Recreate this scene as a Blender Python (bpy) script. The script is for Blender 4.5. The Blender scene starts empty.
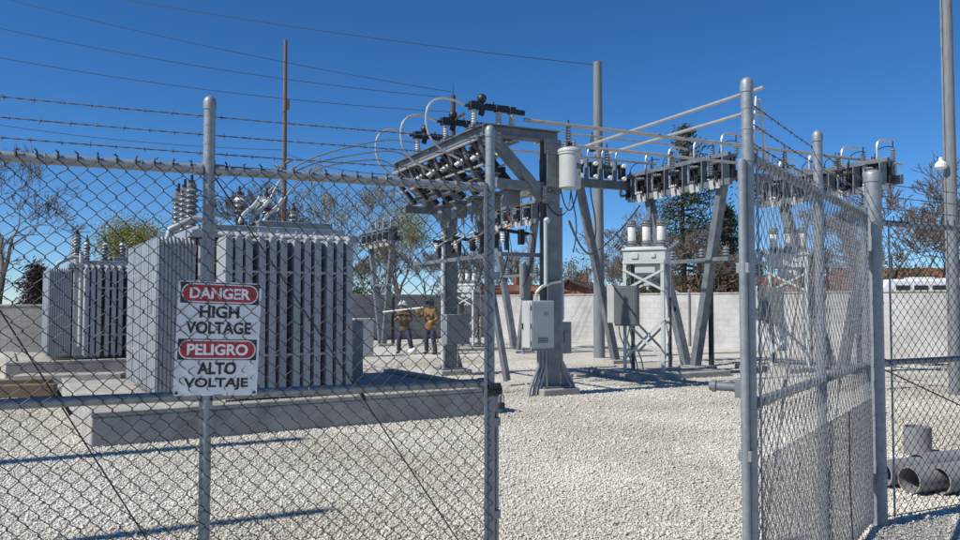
import bpy, bmesh, math, random
import numpy as np
from mathutils import Vector, Matrix, noise as mnoise
random.seed(11)
rng = np.random.default_rng(5)
R = math.radians
S = bpy.context.scene
COL = S.collection
F = 800.0; CAMZ = 1.6; PITCH = math.atan(33/800.0)
YA = R(26.6)                                  # yard axis
U = Vector((math.cos(YA), math.sin(YA), 0)); V = Vector((-math.sin(YA), math.cos(YA), 0))
TA = R(31)                                    # transformer axis

def W(px, py, D):
    """world point seen at photo pixel (px,py), at depth D in front of the camera"""
    c, s = math.cos(PITCH), math.sin(PITCH)
    d = Vector((px-480, 800*c-(270-py)*s, 800*s+(270-py)*c))
    k = D/d.y
    return Vector((d.x*k, D, CAMZ+d.z*k))

# ------------------------------------------------------------------ materials
def mat(name, col, rough=.6, metal=0., var=.12, scale=8., bump=0., bscale=40., spec=.5, col2=None, stretch=None, dirt=None, dscale=1.5):
    m = bpy.data.materials.new(name); m.use_nodes = True
    nt = m.node_tree; N = nt.nodes; L = nt.links
    b = N['Principled BSDF']
    b.inputs['Roughness'].default_value = rough; b.inputs['Metallic'].default_value = metal
    b.inputs['Specular IOR Level'].default_value = spec
    tc = N.new('ShaderNodeTexCoord')
    mp = N.new('ShaderNodeMapping'); L.new(tc.outputs['Object'], mp.inputs[0])
    if stretch: mp.inputs['Scale'].default_value = stretch
    nz = N.new('ShaderNodeTexNoise'); nz.inputs['Scale'].default_value = scale; nz.inputs['Detail'].default_value = 6
    L.new(mp.outputs[0], nz.inputs['Vector'])
    rp = N.new('ShaderNodeValToRGB'); e = rp.color_ramp.elements
    c2 = col2 or [min(1, c*(1+var)) for c in col]; c1 = [c*(1-var) for c in col] if not col2 else col
    e[0].position = .3; e[1].position = .7
    e[0].color = (*c1, 1); e[1].color = (*c2, 1)
    L.new(nz.outputs['Fac'], rp.inputs[0])
    out = rp.outputs[0]
    if dirt:
        n2 = N.new('ShaderNodeTexNoise'); n2.inputs['Scale'].default_value = dscale; n2.inputs['Detail'].default_value = 9; n2.inputs['Roughness'].default_value = .7
        L.new(mp.outputs[0], n2.inputs['Vector'])
        r2 = N.new('ShaderNodeValToRGB'); r2.color_ramp.elements[0].position = .52; r2.color_ramp.elements[1].position = .72
        r2.color_ramp.elements[0].color = (0,0,0,1); r2.color_ramp.elements[1].color = (.75,.75,.75,1)
        L.new(n2.outputs['Fac'], r2.inputs[0])
        mx = N.new('ShaderNodeMix'); mx.data_type = 'RGBA'
        L.new(r2.outputs[0], mx.inputs[0]); L.new(out, mx.inputs[6]); mx.inputs[7].default_value = (*dirt, 1)
        out = mx.outputs[2]
    L.new(out, b.inputs['Base Color'])
    if bump:
        n3 = N.new('ShaderNodeTexNoise'); n3.inputs['Scale'].default_value = bscale; n3.inputs['Detail'].default_value = 4
        L.new(mp.outputs[0], n3.inputs['Vector'])
        bp = N.new('ShaderNodeBump'); bp.inputs['Strength'].default_value = bump; bp.inputs['Distance'].default_value = .01
        L.new(n3.outputs['Fac'], bp.inputs['Height']); L.new(bp.outputs[0], b.inputs['Normal'])
    return m

M = {}
M['galv'] = mat('galvanised tube', (.27,.295,.31), .5, .35, .14, 30, .15, 60, dirt=(.17,.185,.195), dscale=6)
M['wire'] = mat('galvanised wire', (.032,.035,.038), .55, .2, .3, 40)  # shaded tone of the mesh wire put into the colour; also rods, bolts
M['wire_lit'] = mat('sunlit galvanised wire', (.26,.27,.275), .45, .25, .3, 40)  # same metal, lightened to paint sunlight on the open leaf's mesh
M['wire_new'] = mat('bright galvanised wire', (.20,.21,.215), .5, .3, .25, 40)
M['barb'] = mat('weathered barbed wire', (.12,.12,.125), .6, .3, .3, 30)
M['steel'] = mat('structural galvanised steel', (.165,.185,.20), .5, .2, .28, 5, .15, 50, dirt=(.095,.105,.11), dscale=3)
M['paint'] = mat('grey transformer paint', (.31,.335,.355), .42, 0, .10, 3, .05, 30, dirt=(.17,.18,.185), dscale=2.2, stretch=(1,1,.22))
M['cab'] = mat('light grey cabinet paint', (.47,.49,.48), .45, 0, .06, 3, dirt=(.36,.37,.36), dscale=2)
M['cabd'] = mat('mid grey cabinet paint', (.19,.215,.225), .45, 0, .08, 4)
M['cabk'] = mat('dark grey cabinet paint', (.105,.12,.125), .5, 0, .12, 4, dirt=(.16,.17,.17), dscale=3)
M['reclose'] = mat('pale grey-green apparatus paint', (.50,.535,.52), .4, 0, .06, 4)
M['conc'] = mat('cast concrete', (.36,.345,.31), .9, 0, .22, 4, .8, 45, dirt=(.17,.16,.145), dscale=1.6)
M['porc'] = mat('grey porcelain', (.19,.205,.22), .22, 0, .1, 10)
M['white'] = mat('white polymer insulator', (.72,.72,.69), .35, 0, .05, 10)
M['brown'] = mat('red brown porcelain', (.16,.045,.03), .22, 0, .15, 10)
M['black'] = mat('black switch metal', (.022,.024,.028), .45, .1, .3, 12)
M['bus'] = mat('aluminium bus pipe', (.55,.54,.51), .38, .55, .1, 6)
M['bar'] = mat('dull aluminium bus bar', (.46,.43,.40), .45, .4, .15, 6)
M['cable'] = mat('black cable', (.03,.03,.032), .5, 0, .2, 10)
M['strand'] = mat('bare stranded conductor', (.40,.39,.37), .5, .4, .15, 10)
M['copper'] = mat('weathered copper', (.42,.19,.10), .4, .6, .2, 20)
M['wood'] = mat('weathered wood pole', (.15,.115,.09), .85, 0, .3, 10, .4, 40, stretch=(6,6,.4))
M['wooddk'] = mat('dark treated wood pole', (.075,.045,.035), .85, 0, .3, 10, .4, 40, stretch=(6,6,.4))
M['timber'] = mat('brown timber', (.17,.125,.075), .85, 0, .25, 10, .4, 40, stretch=(.6,6,6))
M['polegrey'] = mat('grey weathered pole', (.19,.205,.215), .75, .1, .2, 8, .3, 30, stretch=(5,5,.4))
M['signw'] = mat('white sign face', (.76,.77,.77), .45, 0, .05, 6, dirt=(.5,.5,.5), dscale=5)
M['signr'] = mat('red sign enamel', (.40,.022,.03), .4, 0, .1, 6)
M['signk'] = mat('black sign enamel', (.015,.015,.018), .4, 0, .1, 6)
M['pvc'] = mat('grey plastic pipe', (.22,.225,.23), .55, 0, .12, 3, .1, 30, dirt=(.30,.29,.27), dscale=2)
M['bark'] = mat('grey brown bark', (.085,.073,.064), .9, 0, .3, 8, .4, 30)
M['twig'] = mat('bare twigs', (.145,.12,.10), .9, 0, .3, .6)
M['twigg'] = mat('budding twigs', (.19,.165,.11), .9, 0, .3, .6)
M['needle'] = mat('pine needles', (.028,.042,.022), .7, 0, .35, .8, col2=(.065,.082,.036))
M['leafy'] = mat('yellow green spring leaves', (.15,.16,.03), .6, 0, .35, .9, col2=(.30,.28,.055))
M['leafg'] = mat('green shrub leaves', (.05,.075,.022), .6, 0, .35, .9, col2=(.10,.13,.04))
M['leafr'] = mat('dark reddish evergreen', (.045,.028,.02), .7, 0, .35, .9, col2=(.085,.05,.03))
M['roofo'] = mat('orange brown shingles', (.24,.10,.055), .85, 0, .2, 6, .4, 40)
M['roofd'] = mat('dark shingles', (.06,.05,.048), .85, 0, .2, 6, .4, 40)
M['sidew'] = mat('house siding', (.50,.48,.44), .7, 0, .08, 4)
M['sideb'] = mat('orange brick', (.30,.13,.075), .85, 0, .2, 14)
M['glass'] = mat('dark window glass', (.02,.025,.03), .08, 0, .1, 3)
M['van'] = mat('white vehicle paint', (.70,.71,.72), .25, 0, .03, 3)
M['tyre'] = mat('tyre rubber', (.02,.02,.02), .8, 0, .2, 20)
M['skin'] = mat('skin', (.42,.24,.17), .55, 0, .08, 12)
M['jack'] = mat('tan work jacket', (.19,.115,.042), .85, 0, .2, 9, .4, 30)
M['jack2'] = mat('dull brown work jacket', (.12,.08,.042), .85, 0, .25, 9, .4, 30)
M['jean'] = mat('dark blue work trousers', (.035,.045,.07), .85, 0, .25, 9, .4, 30)
M['boot'] = mat('dark boots', (.03,.025,.02), .7, 0, .2, 12)
M['glove'] = mat('yellow leather gloves', (.60,.36,.06), .8, 0, .15, 12)
M['hatw'] = mat('white hard hat', (.62,.62,.60), .3, 0, .03, 6)
M['hatg'] = mat('dark green hood', (.02,.04,.032), .7, 0, .2, 9)
M['cloth'] = mat('white cloth bag', (.7,.7,.68), .8, 0, .06, 9, .4, 20)
M['orange'] = mat('orange decal', (.55,.22,.03), .5, 0, .05, 9)
M['brass'] = mat('brass padlock', (.30,.22,.09), .4, .7, .1, 20)

def wall_mat(name, c1, c2, cm):
    m = bpy.data.materials.new(name); m.use_nodes = True
    nt = m.node_tree; N = nt.nodes; L = nt.links; b = N['Principled BSDF']; b.inputs['Roughness'].default_value = .9
    tc = N.new('ShaderNodeTexCoord'); sx = N.new('ShaderNodeSeparateXYZ'); cb = N.new('ShaderNodeCombineXYZ')
    L.new(tc.outputs['Object'], sx.inputs[0]); L.new(sx.outputs[0], cb.inputs[0]); L.new(sx.outputs[2], cb.inputs[1])
    br = N.new('ShaderNodeTexBrick'); L.new(cb.outputs[0], br.inputs['Vector'])
    br.inputs['Color1'].default_value = (*c1,1); br.inputs['Color2'].default_value = (*c2,1); br.inputs['Mortar'].default_value = (*cm,1)
    br.inputs['Scale'].default_value = 1; br.inputs['Brick Width'].default_value = .4; br.inputs['Row Height'].default_value = .2; br.inputs['Mortar Size'].default_value = .008
    nz = N.new('ShaderNodeTexNoise'); nz.inputs['Scale'].default_value = .9; nz.inputs['Detail'].default_value = 8; nz.inputs['Roughness'].default_value = .65
    L.new(tc.outputs['Object'], nz.inputs['Vector'])
    rp = N.new('ShaderNodeValToRGB'); rp.color_ramp.elements[0].position=.3; rp.color_ramp.elements[1].position=.65
    rp.color_ramp.elements[0].color=(.62,.60,.57,1); rp.color_ramp.elements[1].color=(1,1,1,1)
    L.new(nz.outputs['Fac'], rp.inputs[0])
    mx = N.new('ShaderNodeMix'); mx.data_type='RGBA'; mx.blend_type='MULTIPLY'; mx.inputs[0].default_value=1
    L.new(br.outputs['Color'], mx.inputs[6]); L.new(rp.outputs[0], mx.inputs[7]); L.new(mx.outputs[2], b.inputs['Base Color'])
    bp = N.new('ShaderNodeBump'); bp.inputs['Strength'].default_value=.5; bp.inputs['Distance'].default_value=.01; bp.invert=True
    L.new(br.outputs['Fac'], bp.inputs['Height']); L.new(bp.outputs[0], b.inputs['Normal'])
    return m
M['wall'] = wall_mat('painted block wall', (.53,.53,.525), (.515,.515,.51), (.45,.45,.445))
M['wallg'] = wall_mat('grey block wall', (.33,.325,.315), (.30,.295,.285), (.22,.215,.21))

def ground_mat():
    m = bpy.data.materials.new('crushed limestone'); m.use_nodes = True
    nt = m.node_tree; N = nt.nodes; L = nt.links; b = N['Principled BSDF']; b.inputs['Roughness'].default_value = .95
    b.inputs['Specular IOR Level'].default_value = .2
    tc = N.new('ShaderNodeTexCoord')
    v = N.new('ShaderNodeTexVoronoi'); v.inputs['Scale'].default_value = 55; L.new(tc.outputs['Object'], v.inputs['Vector'])
    v2 = N.new('ShaderNodeTexVoronoi'); v2.inputs['Scale'].default_value = 55; v2.feature = 'DISTANCE_TO_EDGE'; L.new(tc.outputs['Object'], v2.inputs['Vector'])
    rp = N.new('ShaderNodeValToRGB'); e = rp.color_ramp.elements
    e[0].color=(.46,.425,.36,1); e[1].color=(.71,.685,.615,1); e[1].position=.8
    sp = N.new('ShaderNodeSeparateColor'); L.new(v.outputs['Color'], sp.inputs[0]); L.new(sp.outputs[0], rp.inputs[0])
    nz = N.new('ShaderNodeTexNoise'); nz.inputs['Scale'].default_value=.38; nz.inputs['Detail'].default_value=7; L.new(tc.outputs['Object'], nz.inputs['Vector'])
    r2 = N.new('ShaderNodeValToRGB'); r2.color_ramp.elements[0].position=.3; r2.color_ramp.elements[1].position=.62
    r2.color_ramp.elements[0].color=(.68,.655,.61,1); r2.color_ramp.elements[1].color=(1,1,1,1); L.new(nz.outputs['Fac'], r2.inputs[0])
    mx = N.new('ShaderNodeMix'); mx.data_type='RGBA'; mx.blend_type='MULTIPLY'; mx.inputs[0].default_value=1
    L.new(rp.outputs[0], mx.inputs[6]); L.new(r2.outputs[0], mx.inputs[7]); L.new(mx.outputs[2], b.inputs['Base Color'])
    bp = N.new('ShaderNodeBump'); bp.inputs['Strength'].default_value=.8; bp.inputs['Distance'].default_value=.02
    L.new(v2.outputs['Distance'], bp.inputs['Height']); L.new(bp.outputs[0], b.inputs['Normal'])
    return m
M['ground'] = ground_mat()
def stone_mat():
    m = bpy.data.materials.new('limestone chips'); m.use_nodes = True
    nt = m.node_tree; N = nt.nodes; L = nt.links; b = N['Principled BSDF']; b.inputs['Roughness'].default_value = .95
    b.inputs['Specular IOR Level'].default_value = .2
    g = N.new('ShaderNodeNewGeometry')
    rp = N.new('ShaderNodeValToRGB'); e = rp.color_ramp.elements
    e[0].color=(.44,.40,.32,1); e[1].color=(.79,.765,.69,1); e[1].position=.75
    x = e.new(.12); x.color=(.58,.54,.455,1)
    L.new(g.outputs['Random Per Island'], rp.inputs[0])
    tc = N.new('ShaderNodeTexCoord')
    nz = N.new('ShaderNodeTexNoise'); nz.inputs['Scale'].default_value=.38; nz.inputs['Detail'].default_value=7; L.new(tc.outputs['Object'], nz.inputs['Vector'])
    r2 = N.new('ShaderNodeValToRGB'); r2.color_ramp.elements[0].position=.3; r2.color_ramp.elements[1].position=.62
    r2.color_ramp.elements[0].color=(.68,.655,.61,1); r2.color_ramp.elements[1].color=(1,1,1,1); L.new(nz.outputs['Fac'], r2.inputs[0])
    mx = N.new('ShaderNodeMix'); mx.data_type='RGBA'; mx.blend_type='MULTIPLY'; mx.inputs[0].default_value=1
    L.new(rp.outputs[0], mx.inputs[6]); L.new(r2.outputs[0], mx.inputs[7]); L.new(mx.outputs[2], b.inputs['Base Color'])
    return m
M['stone'] = stone_mat()

# ------------------------------------------------------------------ mesh builder
class MB:
    def __init__(s): s.v = []; s.f = []; s.mi = []; s.cur = 0
    def add(s, vs, fs):
        o = len(s.v); s.v += [tuple(p) for p in vs]; s.f += [tuple(i+o for i in f) for f in fs]; s.mi += [s.cur]*len(fs); return s
    def box(s, c, d, rot=None):
        x, y, z = d[0]/2, d[1]/2, d[2]/2; c = Vector(c)
        vs = [Vector(p) for p in ((-x,-y,-z),(x,-y,-z),(x,y,-z),(-x,y,-z),(-x,-y,z),(x,-y,z),(x,y,z),(-x,y,z))]
        if rot is not None: vs = [rot @ p for p in vs]
        return s.add([p+c for p in vs], [(0,3,2,1),(4,5,6,7),(0,1,5,4),(1,2,6,5),(2,3,7,6),(3,0,4,7)])
    def bar(s, a, b, w, h, up=(0,0,1)):
        a, b = Vector(a), Vector(b); d = b-a; L = d.length; x = d/L
        up = Vector(up)
        if abs(x.dot(up)) > .98: up = Vector((0,1,0)) if abs(x.y) < .9 else Vector((1,0,0))
        y = up.cross(x).normalized(); z = x.cross(y)
        return s.box((a+b)/2, (L, w, h), Matrix((x, y, z)).transposed())
    def path(s, pts, r, n=6, closed=False, caps=True, rs=None):
        pts = [Vector(p) for p in pts]; k = len(pts)
        if k < 2: return s
        vs = []; prev = None
        for i, p in enumerate(pts):
            if i == 0: t = pts[1]-p
            elif i == k-1: t = p-pts[i-1]
            else: t = (pts[i+1]-p).normalized()+(p-pts[i-1]).normalized()
            if t.length < 1e-9: t = Vector((0,0,1))
            t.normalize()
            if prev is None:
                a = Vector((0,0,1)) if abs(t.z) < .9 else Vector((1,0,0)); x = a.cross(t).normalized()
            else:
                x = prev - t*prev.dot(t)
                x = x.normalized() if x.length > 1e-6 else t.orthogonal().normalized()
            prev = x; y = t.cross(x)
            rr = rs[i] if rs else r
            for j in range(n):
                a = 2*math.pi*j/n; vs.append(p+x*(rr*math.cos(a))+y*(rr*math.sin(a)))
        fs = []
        for i in range(k-1):
            for j in range(n):
                j2 = (j+1) % n; fs.append((i*n+j, i*n+j2, (i+1)*n+j2, (i+1)*n+j))
        if caps: fs.append(tuple(range(n))[::-1]); fs.append(tuple((k-1)*n+j for j in range(n)))
        return s.add(vs, fs)
    def tube(s, a, b, r, r2=None, n=12): return s.path([a, b], r, n, rs=[r, r2 if r2 is not None else r])
    def lathe(s, prof, base=(0,0,0), axis=(0,0,1), n=16):
        base = Vector(base); q = Vector((0,0,1)).rotation_difference(Vector(axis).normalized())
        vs = []; fs = []; k = len(prof)
        for (r, z) in prof:
            for j in range(n):
                a = 2*math.pi*j/n; vs.append(base+q @ Vector((r*math.cos(a), r*math.sin(a), z)))
        for i in range(k-1):
            for j in range(n):
                j2 = (j+1) % n; fs.append((i*n+j, i*n+j2, (i+1)*n+j2, (i+1)*n+j))
        fs.append(tuple(range(n))[::-1]); fs.append(tuple((k-1)*n+j for j in range(n)))
        return s.add(vs, fs)
    def sphere(s, c, r, n=12, m=8, sc=(1,1,1)):
        c = Vector(c); vs = []; fs = []
        for i in range(1, m):
            t = math.pi*i/m
            for j in range(n):
                a = 2*math.pi*j/n
                vs.append(c+Vector((r*sc[0]*math.sin(t)*math.cos(a), r*sc[1]*math.sin(t)*math.sin(a), r*sc[2]*math.cos(t))))
        top = len(vs); vs.append(c+Vector((0,0,r*sc[2]))); vs.append(c-Vector((0,0,r*sc[2])))
        for i in range(m-2):
            for j in range(n):
                j2 = (j+1) % n; fs.append((i*n+j, (i+1)*n+j, (i+1)*n+j2, i*n+j2))
        for j in range(n):
            j2 = (j+1) % n; fs.append((top, j, j2)); fs.append((top+1, (m-2)*n+j2, (m-2)*n+j))
        return s.add(vs, fs)
    def build(s, name, mats, parent=None, bevel=0, smooth=True, loc=None, rotz=None):
        me = bpy.data.meshes.new(name); me.from_pydata(s.v, [], s.f)
        for m in (mats if isinstance(mats, (list, tuple)) else [mats]): me.materials.append(m)
        if any(s.mi): me.polygons.foreach_set('material_index', s.mi)
        bm = bmesh.new(); bm.from_mesh(me); bmesh.ops.recalc_face_normals(bm, faces=bm.faces); bm.to_mesh(me); bm.free()
        if smooth:
            me.polygons.foreach_set('use_smooth', [True]*len(me.polygons)); me.set_sharp_from_angle(angle=R(38))
        o = bpy.data.objects.new(name, me); COL.objects.link(o)
        if parent: o.parent = parent
        if bevel:
            bv = o.modifiers.new('Bevel', 'BEVEL'); bv.width = bevel; bv.segments = 2; bv.limit_method = 'ANGLE'; bv.angle_limit = R(40)
        if loc is not None: o.location = loc
        if rotz is not None: o.rotation_euler.z = rotz
        return o

def tag(o, label=None, cat=None, group=None, kind=None):
    if label: o['label'] = label
    if cat: o['category'] = cat
    if group: o['group'] = group
    if kind: o['kind'] = kind
    return o
def thing(name, label, cat, loc=(0,0,0), rz=0, group=None):
    o = bpy.data.objects.new(name, None); COL.objects.link(o); o.location = loc; o.rotation_euler.z = rz
    o.empty_display_size = .2
    return tag(o, label, cat, group)
def copy_tree(o, loc, rz=None, label=None, group=None, scale=None):
    def rec(a, par):
        c = a.copy(); COL.objects.link(c)
        if par: c.parent = par
        for ch in [x for x in bpy.data.objects if x.parent == a]: rec(ch, c)
        return c
    c = rec(o, None); c.location = loc
    if rz is not None: c.rotation_euler.z = rz
    if label: c['label'] = label
    if group: c['group'] = group
    if scale: c.scale = scale
    return c

def bez(p0, p1, p2, p3, n=14):
    p0, p1, p2, p3 = map(Vector, (p0, p1, p2, p3)); out = []
    for i in range(n+1):
        t = i/n; out.append(p0*(1-t)**3+p1*3*t*(1-t)**2+p2*3*t*t*(1-t)+p3*t**3)
    return out
def sag(a, b, s, n=16):
    a, b = Vector(a), Vector(b); return [a.lerp(b, i/n)-Vector((0,0,s*4*(i/n)*(1-i/n))) for i in range(n+1)]
def ins_prof(h, r0, r1, sheds, r_cap=None):
    p = [(r_cap or r0*1.2, 0), (r_cap or r0*1.2, h*.06)]
    for i in range(sheds):
        z0 = h*(.08+.84*i/sheds); dz = h*.84/sheds
        p += [(r0, z0), (r1, z0+dz*.3), (r1*.96, z0+dz*.42), (r0, z0+dz*.85)]
    p += [(r_cap or r0*1.2, h*.93), (r_cap or r0*1.2, h)]
    return p

# ------------------------------------------------------------------ ground and gravel
g = MB(); g.add([(-300,-60,0),(300,-60,0),(300,500,0),(-300,500,0)], [(0,1,2,3)])
tag(g.build('gravel_ground', M['ground'], smooth=False), 'pale limestone gravel ground of the yard', 'ground', kind='structure')

def gravel():
    pts = []
    bands = [(4.7,6.5,5200,1.0), (6.5,8.5,4400,1.0), (8.5,11,2300,1.12), (11,15,700,1.3), (15,22,130,1.5)]
    for (d0, d1, dens, sc) in bands:
        w = .64*d1+.3; n = int(dens*(d1-d0)*2*w)
        x = rng.uniform(-w, w, n); y = rng.uniform(d0, d1, n)
        k = np.abs(x) < .63*y+.25
        x, y = x[k], y[k]
        s = rng.lognormal(0, .32, len(x))*.0074*sc
        pts.append(np.stack([x, y, s], 1))
    P = np.concatenate(pts)
    # keep off the transformer slab
    c, s_ = math.cos(TA), math.sin(TA)
    lx = (P[:,0]+4.3)*c+(P[:,1]-8.9)*s_; ly = -(P[:,0]+4.3)*s_+(P[:,1]-8.9)*c
    P = P[~((lx > 0) & (lx < 5.6) & (ly > 0) & (ly < 4.8))]
    n = len(P)
    bv = np.array([(1.15,0,0),(-1.15,0,0),(0,1.15,0),(0,-1.15,0),(0,0,1.15),(0,0,-1.15)])
    bf = np.array([(0,2,4),(2,1,4),(1,3,4),(3,0,4),(2,0,5),(1,2,5),(3,1,5),(0,3,5)])
    # six corners jittered into angular chips
    nv = len(bv)
    vs = bv[None]*(1+rng.uniform(-.42, .42, (n, nv, 3)))
    vs = vs*np.stack([rng.uniform(.75,1.45,n), rng.uniform(.7,1.1,n), rng.uniform(.5,.8,n)], 1)[:,None,:]
    tx = rng.uniform(-.7,.7,n); cz, sz = np.cos(tx), np.sin(tx)
    y2 = vs[:,:,1]*cz[:,None]-vs[:,:,2]*sz[:,None]; z2 = vs[:,:,1]*sz[:,None]+vs[:,:,2]*cz[:,None]
    a = rng.uniform(0, 6.283, n); ca, sa = np.cos(a), np.sin(a)
    x3 = vs[:,:,0]*ca[:,None]-y2*sa[:,None]; y3 = vs[:,:,0]*sa[:,None]+y2*ca[:,None]
    r = P[:,2][:,None]
    out = np.stack([x3*r+P[:,0][:,None], y3*r+P[:,1][:,None], z2*r+r*.30+rng.uniform(-.2,.6,(n,1))*r], 2).reshape(-1,3)
    fc = (bf[None]+(np.arange(n)*nv)[:,None,None]).reshape(-1)
    me = bpy.data.meshes.new('gravel'); nf = n*8
    me.vertices.add(n*nv); me.vertices.foreach_set('co', out.ravel().astype(np.float32))
    me.loops.add(nf*3); me.loops.foreach_set('vertex_index', fc.astype(np.int32))
    me.polygons.add(nf); me.polygons.foreach_set('loop_start', np.arange(0, nf*3, 3, dtype=np.int32))
    me.update(calc_edges=True); me.materials.append(M['stone'])
    o = bpy.data.objects.new('gravel', me); COL.objects.link(o)
    tag(o, 'loose pale limestone chips covering the yard', 'gravel', kind='stuff')
gravel()

# ------------------------------------------------------------------ chain link
def chain_link(mb, L, z0, z1, p=.04, r=.0023, y=0., jit=.0028, n=4, barbs=True, bow=.014, seed=1):
    rd = random.Random(seed)
    rows = int(round((z1-z0)/p)); cols = int(round(L/p)); q = L/cols
    def off(x, z): return y+bow*mnoise.noise(Vector((x*1.1+seed*9.1, z*1.1, seed)))
    for k in range(cols):
        pts = []
        for j in range(rows+1):
            right = (j+k) % 2
            x = (k+right)*q+rd.uniform(-jit, jit); z = z0+j*p+rd.uniform(-jit, jit)
            yo = off(x, z)+(r*1.1 if right else -r*1.1); kk = p*.11; sx_ = -p*.02 if right else p*.02
            if p > .03: pts.append((x, yo, z-kk)); pts.append((x, yo, z+kk))
            else: pts.append((x, yo, z))
        mb.path(pts, r, n, caps=False)
        if barbs and (rows+k) % 2:
            x, yy, z = pts[-1]; z -= .006
            mb.path([(x-.004, yy, z-.004), (x+.004, yy, z+.012), (x-.002, yy+.002, z+.026), (x+rd.uniform(-.014,.014), yy-.006, z+.036)], r*1.25, n, caps=False)
            mb.path([(x+.004, yy, z-.004), (x-.004, yy, z+.012), (x+.002, yy-.002, z+.026), (x+rd.uniform(-.016,.016), yy+.006, z+.034)], r*1.25, n, caps=False)

def barbed(mb, a, b, seed, sg=.02, step=.115, r=.0017):
    rd = random.Random(seed); base = sag(a, b, sg, 40); a, b = Vector(a), Vector(b); L = (b-a).length
    n = int(L/.012)
    t = (b-a).normalized(); s1 = t.cross(Vector((0,0,1))).normalized(); s2 = t.cross(s1)
    def at(f):
        x = f*40; i = min(39, int(x)); return base[i].lerp(base[i+1], x-i)
    for ph in (0, math.pi):
        mb.path([at(i/n)+s1*(r*1.1*math.cos(ph+i*.7))+s2*(r*1.1*math.sin(ph+i*.7)) for i in range(n+1)], r, 4, caps=False)
    d = .05
    while d < L-.04:
        p = at(d/L); a0 = rd.uniform(0, 3.14)
        mb.path([p-t*.007, p+s1*.005, p+t*.007, p-s1*.005, p-t*.006, p+s2*.005, p+t*.007], .0022, 4, caps=False)
        for j in range(4):
            aa = a0+j*math.pi/2+rd.uniform(-.4,.4)
            dr = (s1*math.cos(aa)+s2*math.sin(aa)+t*rd.uniform(-.5,.5)).normalized()
            mb.path([p, p+dr*.017], .0014, 4, rs=[.0016, .0006])
        d += step*rd.uniform(.93, 1.07)

def cap_post(mb, x, y, z0, z1, r, n=16, dome=True):
    mb.tube((x,y,z0), (x,y,z1), r, n=n)
    if dome:
        mb.lathe([(r*1.12,0),(r*1.14,.035),(r*.98,.05),(r*.6,.062),(r*.1,.066)], (x,y,z1-.03), n=n)

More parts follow.
